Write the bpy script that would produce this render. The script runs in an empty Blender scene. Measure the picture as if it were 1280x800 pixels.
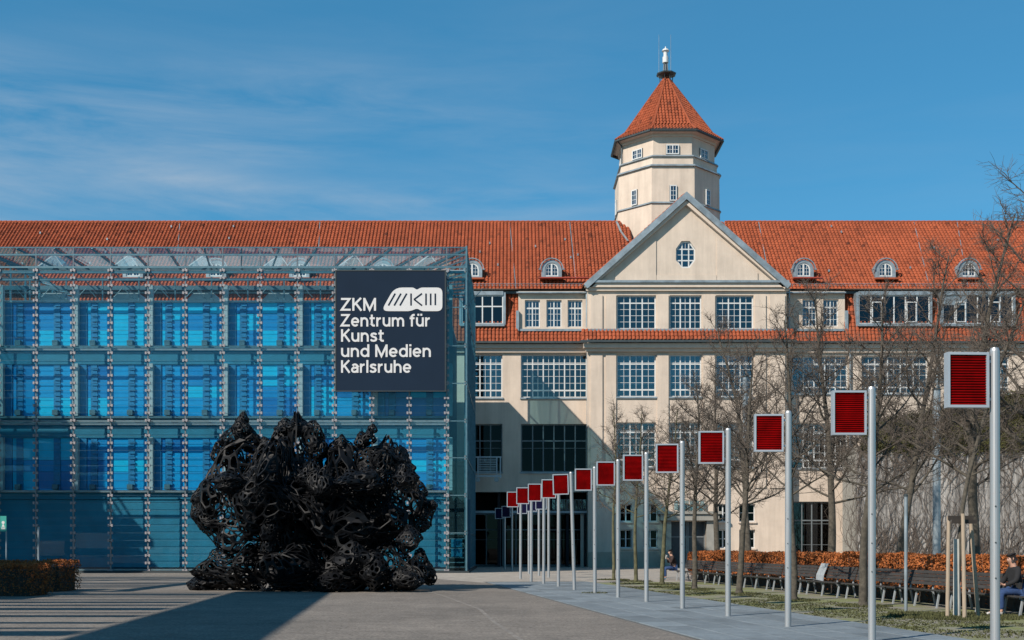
import bpy, bmesh, math, random
import numpy as np
from mathutils import Vector, Matrix, noise
random.seed(7)
S = bpy.context.scene
C = S.collection
R = math.radians
PI = math.pi

# ------------------------------------------------------------------ camera
F = 1450.0            # focal length in photo pixels (1280 wide)
EYE = 1.6
cam_d = bpy.data.cameras.new("camera"); cam = bpy.data.objects.new("camera", cam_d); C.objects.link(cam)
cam.location = (0, 0, EYE); cam.rotation_euler = (R(90), 0, 0)
cam_d.sensor_width = 36; cam_d.lens = 36 * F / 1280
cam_d.shift_y = (682 - 400) / 1280
cam_d.clip_start = 0.1; cam_d.clip_end = 4000
S.camera = cam

# ------------------------------------------------------------------ light
SUN_EL, SUN_AZ = 37.0, 46.0      # azimuth: how far to the left of straight behind the camera
sx = -math.sin(R(SUN_AZ)) * math.cos(R(SUN_EL)); sy = -math.cos(R(SUN_AZ)) * math.cos(R(SUN_EL)); sz = math.sin(R(SUN_EL))
sd = bpy.data.lights.new("sun", 'SUN'); sd.energy = 5.0; sd.angle = R(0.53); sd.color = (1.0, 0.915, 0.81)
sun = bpy.data.objects.new("sun", sd); C.objects.link(sun)
sun.rotation_euler = Vector((sx, sy, sz)).to_track_quat('Z', 'Y').to_euler()
sun.location = (-60, -60, 60)
W = bpy.data.worlds.new("World"); S.world = W; W.use_nodes = True
wn = W.node_tree.nodes; wl = W.node_tree.links; wn.clear()
wo = wn.new('ShaderNodeOutputWorld'); bg = wn.new('ShaderNodeBackground'); bg.inputs[1].default_value = 0.098
sky = wn.new('ShaderNodeTexSky'); sky.sky_type = 'NISHITA'; sky.sun_disc = False
sky.sun_elevation = R(SUN_EL); sky.sun_rotation = R(180 + SUN_AZ)
sky.altitude = 120; sky.air_density = 1.0; sky.dust_density = 0.12; sky.ozone_density = 2.6
tc = wn.new('ShaderNodeTexCoord'); mp = wn.new('ShaderNodeMapping'); mp.inputs['Scale'].default_value = (1.3, 1.3, 9.0)
mp.inputs['Rotation'].default_value = (0, R(5), 0)
nz = wn.new('ShaderNodeTexNoise'); nz.inputs['Scale'].default_value = 3.2; nz.inputs['Detail'].default_value = 9; nz.inputs['Roughness'].default_value = 0.62
nz.inputs['Distortion'].default_value = 0.35
n2 = wn.new('ShaderNodeTexNoise'); n2.inputs['Scale'].default_value = 1.7; n2.inputs['Detail'].default_value = 2
r1 = wn.new('ShaderNodeValToRGB'); r1.color_ramp.elements[0].position = 0.36; r1.color_ramp.elements[1].position = 0.80
r2 = wn.new('ShaderNodeValToRGB'); r2.color_ramp.elements[0].position = 0.30; r2.color_ramp.elements[1].position = 0.55
mul = wn.new('ShaderNodeMath'); mul.operation = 'MULTIPLY'
mul2 = wn.new('ShaderNodeMath'); mul2.operation = 'MULTIPLY'; mul2.inputs[1].default_value = 0.85
mx = wn.new('ShaderNodeMix'); mx.data_type = 'RGBA'
hsv = wn.new('ShaderNodeMix'); hsv.data_type = 'RGBA'; hsv.blend_type = 'MULTIPLY'; hsv.inputs['Factor'].default_value = 1
hsv.inputs['B'].default_value = (0.39, 0.91, 1.03, 1)
wl.new(tc.outputs['Generated'], mp.inputs[0]); wl.new(mp.outputs[0], nz.inputs[0]); wl.new(mp.outputs[0], n2.inputs[0])
wl.new(nz.outputs[0], r1.inputs[0]); wl.new(n2.outputs[0], r2.inputs[0])
wl.new(r1.outputs[0], mul.inputs[0]); wl.new(r2.outputs[0], mul.inputs[1]); sep = wn.new('ShaderNodeSeparateXYZ'); wl.new(tc.outputs['Generated'], sep.inputs[0])
rz_ = wn.new('ShaderNodeValToRGB'); e_ = rz_.color_ramp.elements; e_[0].position = .19; e_[0].color = (.25,)*3+(1,); e_[1].position = .50; e_[1].color = (.12,)*3+(1,)
for p_, v_ in ((.25, 1), (.34, 1), (.39, .15)): q_ = e_.new(p_); q_.color = (v_, v_, v_, 1)
rx_ = wn.new('ShaderNodeMapRange'); rx_.inputs['From Min'].default_value = .02; rx_.inputs['From Max'].default_value = .16; rx_.inputs['To Min'].default_value = 1; rx_.inputs['To Max'].default_value = .12
wl.new(sep.outputs[2], rz_.inputs[0]); wl.new(sep.outputs[0], rx_.inputs[0])
ma = wn.new('ShaderNodeMath'); ma.operation = 'MULTIPLY'; wl.new(rz_.outputs[0], ma.inputs[0]); wl.new(rx_.outputs[0], ma.inputs[1])
mb_ = wn.new('ShaderNodeMath'); mb_.operation = 'MULTIPLY'; wl.new(mul.outputs[0], mb_.inputs[0]); wl.new(ma.outputs[0], mb_.inputs[1]); wl.new(mb_.outputs[0], mul2.inputs[0])
wl.new(sky.outputs[0], hsv.inputs['A'])
flat = wn.new('ShaderNodeMix'); flat.data_type = 'RGBA'; flat.inputs['Factor'].default_value = 0.32; flat.inputs['B'].default_value = (0.44, 2.35, 4.25, 1)
wl.new(mul2.outputs[0], mx.inputs['Factor']); wl.new(hsv.outputs['Result'], flat.inputs['A']); wl.new(flat.outputs['Result'], mx.inputs['A'])
mx.inputs['B'].default_value = (3.0, 3.9, 4.9, 1)
wl.new(mx.outputs['Result'], bg.inputs[0]); wl.new(bg.outputs[0], wo.inputs[0])
S.view_settings.view_transform = 'Standard'; S.view_settings.look = 'None'
S.view_settings.exposure = 0.35; S.view_settings.gamma = 1.0
S.cycles.transparent_max_bounces = 28; S.cycles.max_bounces = 7; S.cycles.glossy_bounces = 3; S.cycles.diffuse_bounces = 2

# ------------------------------------------------------------------ materials
K = 0.79
def nodes(name):
    m = bpy.data.materials.new(name); m.use_nodes = True
    nt = m.node_tree; b = nt.nodes['Principled BSDF']
    return m, nt.nodes, nt.links, b
def mat(name, col, rough=0.7, var=0.12, scale=4.0, bump=0.0, bscale=60.0, metal=0.0, rand=0.0, col2=None, stretch=None, spec=None, detail=5, speck=0.0, streak=0.0):
    m, n, l, b = nodes(name); col = tuple(c * K for c in col); col2 = tuple(c * K for c in col2) if col2 else None
    b.inputs['Roughness'].default_value = rough; b.inputs['Metallic'].default_value = metal
    if spec is not None: b.inputs['Specular IOR Level'].default_value = spec
    t = n.new('ShaderNodeTexCoord'); src = t.outputs['Object']
    if stretch:
        g = n.new('ShaderNodeNewGeometry'); k = n.new('ShaderNodeMapping'); k.inputs['Scale'].default_value = stretch
        l.new(g.outputs['Position'], k.inputs[0]); src = k.outputs[0]
    else:
        g = n.new('ShaderNodeNewGeometry'); src = g.outputs['Position']
    z = n.new('ShaderNodeTexNoise'); z.inputs['Scale'].default_value = scale; z.inputs['Detail'].default_value = detail; z.inputs['Roughness'].default_value = 0.6
    l.new(src, z.inputs[0])
    rp = n.new('ShaderNodeValToRGB'); c2 = col2 or tuple(min(1, c * (1 + var)) for c in col)
    c1 = tuple(c * (1 - var) for c in col) if not col2 else col
    rp.color_ramp.elements[0].position = 0.32; rp.color_ramp.elements[1].position = 0.68
    rp.color_ramp.elements[0].color = (*c1, 1); rp.color_ramp.elements[1].color = (*c2, 1)
    l.new(z.outputs[0], rp.inputs[0]); out = rp.outputs[0]
    if rand:
        oi = n.new('ShaderNodeObjectInfo'); mr = n.new('ShaderNodeMapRange'); mr.inputs['To Min'].default_value = 1 - rand; mr.inputs['To Max'].default_value = 1 + rand
        l.new(oi.outputs['Random'], mr.inputs[0])
        mm = n.new('ShaderNodeMix'); mm.data_type = 'RGBA'; mm.blend_type = 'MULTIPLY'; mm.inputs['Factor'].default_value = 1
        l.new(out, mm.inputs['A']); l.new(mr.outputs[0], mm.inputs['B']); out = mm.outputs['Result']
    for amt, sc_, vec in ((speck, 15.0, None), (speck*.35, 2.2, None), (streak, 1.0, (1.6, 1.6, .13))):
        if not amt: continue
        zs = n.new('ShaderNodeTexNoise'); zs.inputs['Scale'].default_value = sc_; zs.inputs['Detail'].default_value = 6; zs.inputs['Roughness'].default_value = .7
        gp = n.new('ShaderNodeNewGeometry'); pv = gp.outputs['Position']
        if vec: km = n.new('ShaderNodeMapping'); km.inputs['Scale'].default_value = vec; l.new(pv, km.inputs[0]); pv = km.outputs[0]
        l.new(pv, zs.inputs[0]); ms = n.new('ShaderNodeMapRange'); ms.inputs['From Min'].default_value = .34; ms.inputs['From Max'].default_value = .62; ms.inputs['To Min'].default_value = 1 - amt; ms.inputs['To Max'].default_value = 1 + (amt * .8 if not vec else .03)
        l.new(zs.outputs[0], ms.inputs[0]); mq = n.new('ShaderNodeMix'); mq.data_type = 'RGBA'; mq.blend_type = 'MULTIPLY'; mq.inputs['Factor'].default_value = 1
        l.new(out, mq.inputs['A']); l.new(ms.outputs[0], mq.inputs['B']); out = mq.outputs['Result']
    l.new(out, b.inputs['Base Color'])
    if bump:
        z2 = n.new('ShaderNodeTexNoise'); z2.inputs['Scale'].default_value = bscale; z2.inputs['Detail'].default_value = 3
        l.new(src, z2.inputs[0]); bp = n.new('ShaderNodeBump'); bp.inputs['Strength'].default_value = bump; bp.inputs['Distance'].default_value = 0.02
        l.new(z2.outputs[0], bp.inputs['Height']); l.new(bp.outputs[0], b.inputs['Normal'])
    return m
def attr_mat(name, col, amount, rough=0.8, dark=None, trans=False):
    """colour varied by the per-corner attribute 'tone' (0..1) baked on every tile or leaf"""
    col = tuple(c * K for c in col); dark = tuple(c * K for c in dark) if dark else None
    m, n, l, b = nodes(name); b.inputs['Roughness'].default_value = rough; b.inputs['Specular IOR Level'].default_value = 0.3
    a = n.new('ShaderNodeAttribute'); a.attribute_name = 'tone'
    rp = n.new('ShaderNodeValToRGB'); d = dark or tuple(c * (1 - amount) for c in col)
    e = rp.color_ramp.elements; e[0].position = 0.0; e[0].color = (*d, 1); e[1].position = 1.0; e[1].color = (*tuple(min(1, c * (1 + amount)) for c in col), 1)
    x = e.new(0.3); x.color = (*tuple(c * (1 - amount * .35) for c in col), 1)
    l.new(a.outputs['Fac'], rp.inputs[0])
    g = n.new('ShaderNodeNewGeometry'); z = n.new('ShaderNodeTexNoise'); z.inputs['Scale'].default_value = .35; z.inputs['Detail'].default_value = 6
    l.new(g.outputs['Position'], z.inputs[0]); mr = n.new('ShaderNodeMapRange'); mr.inputs['From Min'].default_value = .3; mr.inputs['From Max'].default_value = .7
    mr.inputs['To Min'].default_value = .84; mr.inputs['To Max'].default_value = 1.08
    l.new(z.outputs[0], mr.inputs[0]); mm = n.new('ShaderNodeMix'); mm.data_type = 'RGBA'; mm.blend_type = 'MULTIPLY'; mm.inputs['Factor'].default_value = 1
    l.new(rp.outputs[0], mm.inputs['A']); l.new(mr.outputs[0], mm.inputs['B']); l.new(mm.outputs['Result'], b.inputs['Base Color'])
    return m
def glass(name, tint, refl=1.0, base=0.0, rough=0.0):
    m = bpy.data.materials.new(name); m.use_nodes = True; n = m.node_tree.nodes; l = m.node_tree.links; n.clear()
    o = n.new('ShaderNodeOutputMaterial'); t = n.new('ShaderNodeBsdfTransparent'); t.inputs[0].default_value = (*tint, 1)
    g = n.new('ShaderNodeBsdfGlossy'); g.inputs['Roughness'].default_value = rough; g.inputs[0].default_value = (.95, .98, 1, 1)
    fr = n.new('ShaderNodeFresnel'); fr.inputs[0].default_value = 1.5
    ml = n.new('ShaderNodeMath'); ml.operation = 'MULTIPLY_ADD'; ml.inputs[1].default_value = refl; ml.inputs[2].default_value = base; ml.use_clamp = True
    l.new(fr.outputs[0], ml.inputs[0]); mxs = n.new('ShaderNodeMixShader')
    l.new(ml.outputs[0], mxs.inputs[0]); l.new(t.outputs[0], mxs.inputs[1]); l.new(g.outputs[0], mxs.inputs[2]); l.new(mxs.outputs[0], o.inputs[0])
    return m
M = dict(
    cream=mat('cream_render', (0.68, 0.56, 0.455), .9, scale=0.9, var=.07, bump=.25, bscale=25, streak=.14),
    trim=mat('cream_trim', (0.69, 0.57, 0.47), .85, scale=3, var=.06),
    stone=mat('grey_stone', (0.30, 0.29, 0.26), .85, scale=2, var=.15, bump=.2),
    plinth=mat('plinth_render', (0.40, 0.35, 0.28), .9, scale=2, var=.1),
    zinc=mat('zinc_sheet', (0.30, 0.35, 0.38), .45, scale=1.6, var=.28, metal=.35, rand=.05),
    darkzinc=mat('dark_gutter', (0.06, 0.075, 0.08), .5, scale=3, var=.2, metal=.3),
    white=mat('white_frame', (0.66, 0.67, 0.66), .5, var=.04),
    greyframe=mat('grey_frame', (0.16, 0.18, 0.19), .5, var=.1),
    room=mat('room_shade', (0.014, 0.016, 0.02), .9, var=.2),  # near-black: shade of rooms and entrance is put into the colour
    curtain=mat('pale_curtain', (0.42, 0.44, 0.45), .9, var=.2, stretch=(9, 1, .2), scale=1.0),
    asphalt=mat('asphalt_plaza', (0.185, 0.160, 0.136), .95, scale=.3, var=.2, bump=.6, bscale=45, detail=9, speck=.55),
    gravel=mat('pale_gravel', (0.345, 0.305, 0.26), .95, scale=1.1, var=.18, bump=.5, bscale=40, detail=9, speck=.25),
    slab=mat('blue_grey_slab', (0.175, 0.205, 0.225), .75, scale=2.6, var=.14, rand=.2, bump=.2, bscale=50, speck=.12),
    joint=mat('slab_joint', (0.10, 0.10, 0.095), .95, var=.2),
    seam=mat('asphalt_seam', (0.225, 0.20, 0.175), .95, var=.3, scale=3, speck=.3),
    alu=mat('brushed_aluminium', (0.50, 0.51, 0.52), .42, var=.06, metal=.6, stretch=(3, 3, .3)),
    alubox=mat('sign_box_grey', (0.44, 0.49, 0.54), .4, var=.05, metal=.25),
    red=mat('red_louvre', (0.235, 0.0008, 0.0015), .65, var=.3, scale=3.5, spec=.06),
    redgap=mat('red_louvre_gap', (0.05, 0.002, 0.003), .7, var=.2),
    blue2=mat('blue_louvre', (0.004, 0.005, 0.055), .5, var=.3, scale=4),
    blue2gap=mat('blue_louvre_gap', (0.003, 0.003, 0.03), .7),
    navy=mat('navy_banner', (0.011, 0.024, 0.046), .85, spec=.15, var=.06, scale=.6, bump=.1, bscale=20),
    offwhite=mat('banner_white', (0.72, 0.70, 0.69), .7, var=.02),
    steel=mat('teal_steel', (0.10, 0.21, 0.26), .45, var=.15, metal=.3),
    rodsteel=mat('rod_steel', (0.34, 0.38, 0.40), .4, var=.12, metal=.3),
    bolt=mat('bolt_steel', (0.34, 0.31, 0.32), .5, var=.08, metal=.15),
    concrete=mat('cube_column', (0.50, 0.60, 0.62), .85, var=.1),
    tealwall=mat('teal_wall', (0.012, 0.23, 0.37), .6, var=.15, scale=.8),
    tealdark=mat('dark_teal_wall', (0.005, 0.075, 0.14), .6, var=.15),
    darkstrip=mat('navy_strip', (0.004, 0.24, 0.50), .5, var=.15),
    basedark=mat('dark_base', (0.02, 0.03, 0.035), .6),
    black=mat('black_steel_plate', (0.0032, 0.0036, 0.0050), .55, var=.35, scale=2.0, spec=.22),
    bark=mat('bark', (0.085, 0.073, 0.056), .95, scale=9, var=.4, bump=.6, bscale=30),
    bark2=mat('mossy_bark', (0.10, 0.095, 0.05), .95, scale=5, var=.45, bump=.6, bscale=30),
    twig=mat('twigs', (0.092, 0.073, 0.058), .9, var=.3, scale=1.5),
    whitebark=mat('whitewashed_bark', (0.55, 0.53, 0.48), .9, var=.1),
    stake=mat('pale_wood_stake', (0.38, 0.30, 0.22), .85, var=.15, stretch=(14, 14, 1)),
    darkwood=mat('dark_wood', (0.045, 0.035, 0.028), .85, var=.3, scale=6),
    plank=mat('weathered_plank', (0.038, 0.035, 0.033), .85, var=.3, scale=3, rand=.2, stretch=(9, 1, 9)),
    leg=mat('galvanised_leg', (0.42, 0.45, 0.47), .5, metal=.3),
    wallconc=mat('stained_concrete', (0.33, 0.305, 0.28), .95, var=.7, scale=1.0, stretch=(3.2, 1.5, .28), bump=.5, bscale=12, detail=8),
    vine=mat('vine_stems', (0.11, 0.085, 0.068), .95, var=.3),
    skin=mat('skin', (0.48, 0.27, 0.19), .6, var=.04),
    jeans=mat('blue_jeans', (0.025, 0.06, 0.16), .9, var=.2, scale=20),
    blackcloth=mat('black_cloth', (0.012, 0.012, 0.014), .9, var=.3),
    browncloth=mat('brown_cloth', (0.06, 0.035, 0.03), .9, var=.3),
    hair=mat('dark_hair', (0.02, 0.013, 0.01), .7, var=.3),
    shoe=mat('pale_shoe', (0.5, 0.48, 0.46), .6), blueshoe=mat('blue_shoe', (0.12, 0.28, 0.42), .6),
    paper=mat('pale_paper', (0.55, 0.55, 0.52), .8),
    greenblue=mat('green_sign_face', (0.03, 0.35, 0.30), .5, var=.03),
    offsteel=mat('caster_steel', (0.05, 0.055, 0.06), .5),
    blockgrey=mat('far_block', (0.28, 0.27, 0.25), .9, var=.1),
    doorg=mat('dark_door', (0.03, 0.04, 0.05), .5, var=.2),
    poster=mat('grey_sheet', (0.33, 0.36, 0.38), .8, var=.15, scale=6),
    g_front=glass('louvre_glass', (.93, .985, .992), .45, .0),
    g_top=glass('roof_glass', (.88, .93, .945), .45, .0),
    g_side=glass('corner_glass', (.62, .84, .88), .6, .0),
    g_win=glass('window_glass', (.62, .74, .80), 0.8, .07),
    g_win2=glass('window_glass_b', (.50, .58, .62), .8, .05), g_win3=glass('window_glass_c', (.72, .80, .82), 1.0, .03),
    g_dark=glass('dark_window_glass', (.10, .12, .14), .25, .0),
    g_navy=glass('blue_window_glass', (.06, .12, .30), 1.0, .01),
)
M['tile'] = attr_mat('clay_tiles', (0.34, 0.078, 0.030), .22, .8, dark=(0.09, 0.022, 0.010))
M['beech'] = attr_mat('copper_beech_leaves', (0.40, 0.125, 0.035), .5, .8, dark=(0.10, 0.04, 0.015))
M['ivy'] = attr_mat('ivy_leaves', (0.065, 0.062, 0.016), .6, .7, dark=(0.035, 0.022, 0.01))
M['grass'] = attr_mat('grass_blades', (0.085, 0.088, 0.035), .5, .9)
BL = [mat('blue_glass_a', (0.0, 0.63, 1.0), .35, var=.05), mat('blue_glass_b', (0.0, 0.40, 0.84), .35, var=.05), mat('blue_glass_c', (0.0, 0.21, 0.58), .35, var=.05), mat('blue_glass_d', (0.0, 0.31, 0.72), .35, var=.05)]

def strip_mat():
    m, n, l, b = nodes('mossy_gravel'); b.inputs['Roughness'].default_value = .95
    g = n.new('ShaderNodeNewGeometry'); z = n.new('ShaderNodeTexNoise'); z.inputs['Scale'].default_value = .55; z.inputs['Detail'].default_value = 7; z.inputs['Roughness'].default_value = .7
    l.new(g.outputs['Position'], z.inputs[0]); rp = n.new('ShaderNodeValToRGB'); e = rp.color_ramp.elements
    e[0].position = .40; e[0].color = (0.20, 0.18, 0.155, 1); e[1].position = .60; e[1].color = (0.155, 0.17, 0.055, 1)
    l.new(z.outputs[0], rp.inputs[0]); z2 = n.new('ShaderNodeTexNoise'); z2.inputs['Scale'].default_value = 30; z2.inputs['Detail'].default_value = 4
    l.new(g.outputs['Position'], z2.inputs[0]); mr = n.new('ShaderNodeMapRange'); mr.inputs['To Min'].default_value = .55; mr.inputs['To Max'].default_value = 1.4
    l.new(z2.outputs[0], mr.inputs[0]); mm = n.new('ShaderNodeMix'); mm.data_type = 'RGBA'; mm.blend_type = 'MULTIPLY'; mm.inputs['Factor'].default_value = 1
    l.new(rp.outputs[0], mm.inputs['A']); l.new(mr.outputs[0], mm.inputs['B']); l.new(mm.outputs['Result'], b.inputs['Base Color'])
    bp = n.new('ShaderNodeBump'); bp.inputs['Strength'].default_value = .7; bp.inputs['Distance'].default_value = .02; l.new(z2.outputs[0], bp.inputs['Height']); l.new(bp.outputs[0], b.inputs['Normal'])
    return m
M['strip'] = strip_mat()

# ------------------------------------------------------------------ helpers
def fx(px, Y): return (px - 640) * Y / F
def fz(py, Y): return EYE + (682 - py) * Y / F
def wloc(o):
    v = Vector((0, 0, 0))
    while o is not None: v += o.location; o = o.parent
    return v
def tag(o, label=None, cat=None, group=None, kind=None):
    if label: o['label'] = label
    if cat: o['category'] = cat
    if group: o['group'] = group
    if kind: o['kind'] = kind
    return o
def empty(name, loc, label=None, cat=None, group=None, rz=0):
    o = bpy.data.objects.new(name, None); C.objects.link(o); o.location = loc; o.rotation_euler = (0, 0, rz); o.empty_display_size = .3
    return tag(o, label, cat, group)
class MB:
    def __init__(s): s.v = []; s.f = []; s.t = None
    def box(s, x0, x1, y0, y1, z0, z1):
        k = len(s.v); s.v += [(x0, y0, z0), (x1, y0, z0), (x1, y1, z0), (x0, y1, z0), (x0, y0, z1), (x1, y0, z1), (x1, y1, z1), (x0, y1, z1)]
        s.f += [(k, k+3, k+2, k+1), (k+4, k+5, k+6, k+7), (k, k+1, k+5, k+4), (k+1, k+2, k+6, k+5), (k+2, k+3, k+7, k+6), (k+3, k, k+4, k+7)]; return s
    def quad(s, a, b, c, d):
        k = len(s.v); s.v += [tuple(a), tuple(b), tuple(c), tuple(d)]; s.f.append((k, k+1, k+2, k+3)); return s
    def tube(s, p, q, r0, r1=None, n=8, cap=True):
        r1 = r0 if r1 is None else r1; p = Vector(p); q = Vector(q); d = (q - p)
        if d.length < 1e-6: return s
        d.normalize(); u = d.orthogonal().normalized(); w = d.cross(u); k = len(s.v)
        for c, r in ((p, r0), (q, r1)):
            for i in range(n):
                a = 2 * PI * i / n; s.v.append(tuple(c + u * (r * math.cos(a)) + w * (r * math.sin(a))))
        for i in range(n): j = (i + 1) % n; s.f.append((k+i, k+j, k+n+j, k+n+i))
        if cap: s.f += [tuple(k+i for i in reversed(range(n))), tuple(k+n+i for i in range(n))]
        return s
    def bar(s, p, q, w, h):            # rectangular bar between two points
        p = Vector(p); q = Vector(q); d = (q - p).normalized(); u = d.cross(Vector((0, 0, 1)))
        u = Vector((1, 0, 0)) if u.length < 1e-4 else u.normalized(); t = u.cross(d).normalized(); k = len(s.v)
        for c in (p, q):
            for a, b in ((-1, -1), (1, -1), (1, 1), (-1, 1)): s.v.append(tuple(c + u * (a * w / 2) + t * (b * h / 2)))
        s.f += [(k, k+1, k+2, k+3), (k+7, k+6, k+5, k+4), (k, k+4, k+5, k+1), (k+1, k+5, k+6, k+2), (k+2, k+6, k+7, k+3), (k+3, k+7, k+4, k)]; return s
    def prism(s, pts, y0, y1):         # polygon in x,z extruded in y
        k = len(s.v); n = len(pts); s.v += [(x, y0, z) for x, z in pts] + [(x, y1, z) for x, z in pts]
        s.f += [tuple(k+i for i in range(n)), tuple(k+n+i for i in reversed(range(n)))]
        for i in range(n): j = (i + 1) % n; s.f.append((k+j, k+i, k+n+i, k+n+j))
        return s
    def lathe(s, c, prof, n=12, rot=0.0, caps=True):
        k = len(s.v)
        for r, z in prof:
            for i in range(n):
                a = rot + 2 * PI * i / n; s.v.append((c[0] + r * math.cos(a), c[1] + r * math.sin(a), c[2] + z))
        for j in range(len(prof) - 1):
            for i in range(n): i2 = (i + 1) % n; s.f.append((k+j*n+i, k+j*n+i2, k+(j+1)*n+i2, k+(j+1)*n+i))
        if caps: s.f += [tuple(k+i for i in reversed(range(n))), tuple(k+(len(prof)-1)*n+i for i in range(n))]
        return s
    def mesh(s, name, m, off=(0, 0, 0), smooth=False):
        me = bpy.data.meshes.new(name); ox, oy, oz = off
        me.from_pydata([(x-ox, y-oy, z-oz) for x, y, z in s.v], [], s.f)
        if m: me.materials.append(m)
        if smooth: me.polygons.foreach_set('use_smooth', [True] * len(me.polygons))
        if s.t is not None:
            a = me.attributes.new('tone', 'FLOAT', 'FACE'); a.data.foreach_set('value', s.t)
        me.update(); return me
    def build(s, name, m, parent=None, smooth=False, local=False, **kw):
        off = (0, 0, 0) if (parent is None or local) else wloc(parent)
        o = bpy.data.objects.new(name, s.mesh(name, m, off, smooth)); C.objects.link(o); o.parent = parent
        return tag(o, **kw)
def inst(name, me, loc, parent, rz=0, rx=0, world=True):
    o = bpy.data.objects.new(name, me); C.objects.link(o); o.parent = parent
    o.location = Vector(loc) - (wloc(parent) if (parent and world) else Vector((0, 0, 0))); o.rotation_euler = (rx, 0, rz); return o
def copy_tree(o, parent=None):
    c = o.copy(); C.objects.link(c); c.parent = parent
    for ch in list(o.children): copy_tree(ch, c)
    return c
def fix_normals(o):
    bm = bmesh.new(); bm.from_mesh(o.data); bmesh.ops.recalc_face_normals(bm, faces=bm.faces); bm.to_mesh(o.data); bm.free()

def tiles(mb, O, U, V, colw=0.285, rowh=0.36, wfun=None, seed=1, amp=.085):
    """clay pantiles as relief: O corner, U along the eave, V up the slope"""
    rs = np.random.RandomState(seed)
    O = np.array(O, float); U = np.array(U, float); V = np.array(V, float)
    lu = np.linalg.norm(U); lv = np.linalg.norm(V); u = U / lu; v = V / lv; nrm = np.cross(u, v)
    nc = max(1, int(round(lu / colw))); nr = max(1, int(round(lv / rowh))); cw = lu / nc; rh = lv / nr
    prof = [(0.0, 0.0), (0.30, 1.0), (0.62, 1.0), (0.86, 0.0)]
    k0 = len(mb.v); W_ = nc * 4 + 1
    us = [(c + a) * cw for c in range(nc) for a, _ in prof] + [lu]; hs = [h * amp for c in range(nc) for _, h in prof] + [0]
    us = np.array(us); hs = np.array(hs); vv = []
    for r in range(nr):
        for e in (0, 1):
            t = r * rh + e * rh; lift = 0.035 if e == 0 else 0.0
            jit = rs.normal(0, .006, W_)
            if wfun: lo, hi = wfun(t / lv); uu = np.clip(us, lo, hi)
            else: uu = us
            P = O[None, :] + uu[:, None] * u + t * v + (hs + lift + jit)[:, None] * nrm
            vv.append(P)
    vv = np.concatenate(vv); mb.v += [tuple(p) for p in vv.tolist()]
    if mb.t is None: mb.t = [0.5] * len(mb.f)
    tone = rs.beta(5, 3, (nr, nc)); streak = rs.uniform(-.08, .08, nc)
    dark = rs.rand(nr, nc) < .05; tone[dark] *= .35
    for r in range(nr):
        for c in range(nc):
            tv = float(min(1, max(0, tone[r, c] + streak[c])))
            for q in range(4):
                i = c * 4 + q; a = k0 + (2*r) * W_ + i; b = k0 + (2*r+1) * W_ + i
                if wfun and (vv[a-k0] == vv[a+1-k0]).all() and (vv[b-k0] == vv[b+1-k0]).all(): continue
                mb.f.append((a, a+1, b+1, b)); mb.t.append(tv if q != 3 else tv * .22)  # valley faces darkened: shade between tile columns put into the tone
                if r:
                    p = k0 + (2*r-1) * W_ + i; mb.f.append((p, p+1, a+1, a)); mb.t.append(tv * .5)  # step faces darkened: shade under each row put into the tone
    return mb

# ------------------------------------------------------------------ ground
def sheet(name, pts, z, m, sub=None, **kw):
    mb = MB(); k = [(x, y, z) for x, y in pts]; mb.v = k; mb.f = [tuple(range(len(k)))]
    return mb.build(name, m, **kw)
sheet('ground', [(-900, -400), (900, -400), (900, 1500), (-900, 1500)], 0.0, M['gravel'], kind='structure')
LE = lambda Y: 3.09 - .14 * (Y - 20.35)       # left edge of the slab path
sheet('plaza', [(-60, -40), (LE(-40) - .06, -40), (LE(49.5) - .06, 49.5), (-4.5, 58), (-4.5, 67.6), (-60, 67.6)], 0.004, M['asphalt'], kind='structure')
sheet('tree_strip', [(LE(5) + 4.5, 5), (LE(5) + 16, 5), (LE(51) + 12, 51), (LE(51) + 4.5, 51)], 0.004, M['strip'], kind='structure')
mb = MB()
pts = [(.9, 14), (.3, 18), (.136, 19.7), (-.35, 24), (-.8, 29), (-2.2, 37), (-3.6, 43)]
for (x0, y0), (x1, y1) in zip(pts, pts[1:]):
    mb.quad((x0-.05, y0, .009), (x0+.04, y0, .009), (x1+.04, y1, .009), (x1-.05, y1, .009))
for (x0, y0), (x1, y1) in (((-14, 26.0), (LE(26.5)-.1, 26.6)), ((-18, 36.0), (LE(36)-.1, 36.2))):
    mb.quad((x0, y0, .0085), (x1, y1, .0085), (x1, y1+.04, .0085), (x0, y0+.04, .0085))
mb.build('plaza_seam', M['seam'], kind='structure')
# slab path, each slab a piece
th = math.atan(.14); ca, sa = math.cos(th), math.sin(th)
path = empty('path', (LE(14), 14, 0), rz=th); tag(path, kind='structure')
bed = MB(); L = 37.5; bed.box(-.06, 4.52, 0, L, -.05, .006); bed.build('path_bed', M['joint'], path, local=True, kind='structure')
sl = MB(); sl.box(-.36, .36, -.545, .545, -.03, .0); sme = None
bmh = bmesh.new(); bmh.from_mesh(sl.mesh('slab', None)); bmesh.ops.bevel(bmh, geom=[e for e in bmh.edges], offset=.006, segments=1, affect='EDGES')
sme = bpy.data.meshes.new('slab'); bmh.to_mesh(sme); bmh.free(); sme.materials.append(M['slab'])
n_sl = 0
for c in range(6):
    for r in range(-1, 34):
        y = .55 + r * 1.105 + (.36 if c % 2 else 0) + random.uniform(-.05, .05) * 0
        if y < .5 or y > L - .5 or n_sl >= 300: continue
        o = bpy.data.objects.new('slab', sme); C.objects.link(o); o.parent = path; n_sl += 1
        o.location = (.37 + c * .744, y, .024 + random.uniform(-.003, .003)); o.rotation_euler = (random.uniform(-.002, .002), random.uniform(-.002, .002), random.uniform(-.003, .003))

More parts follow.
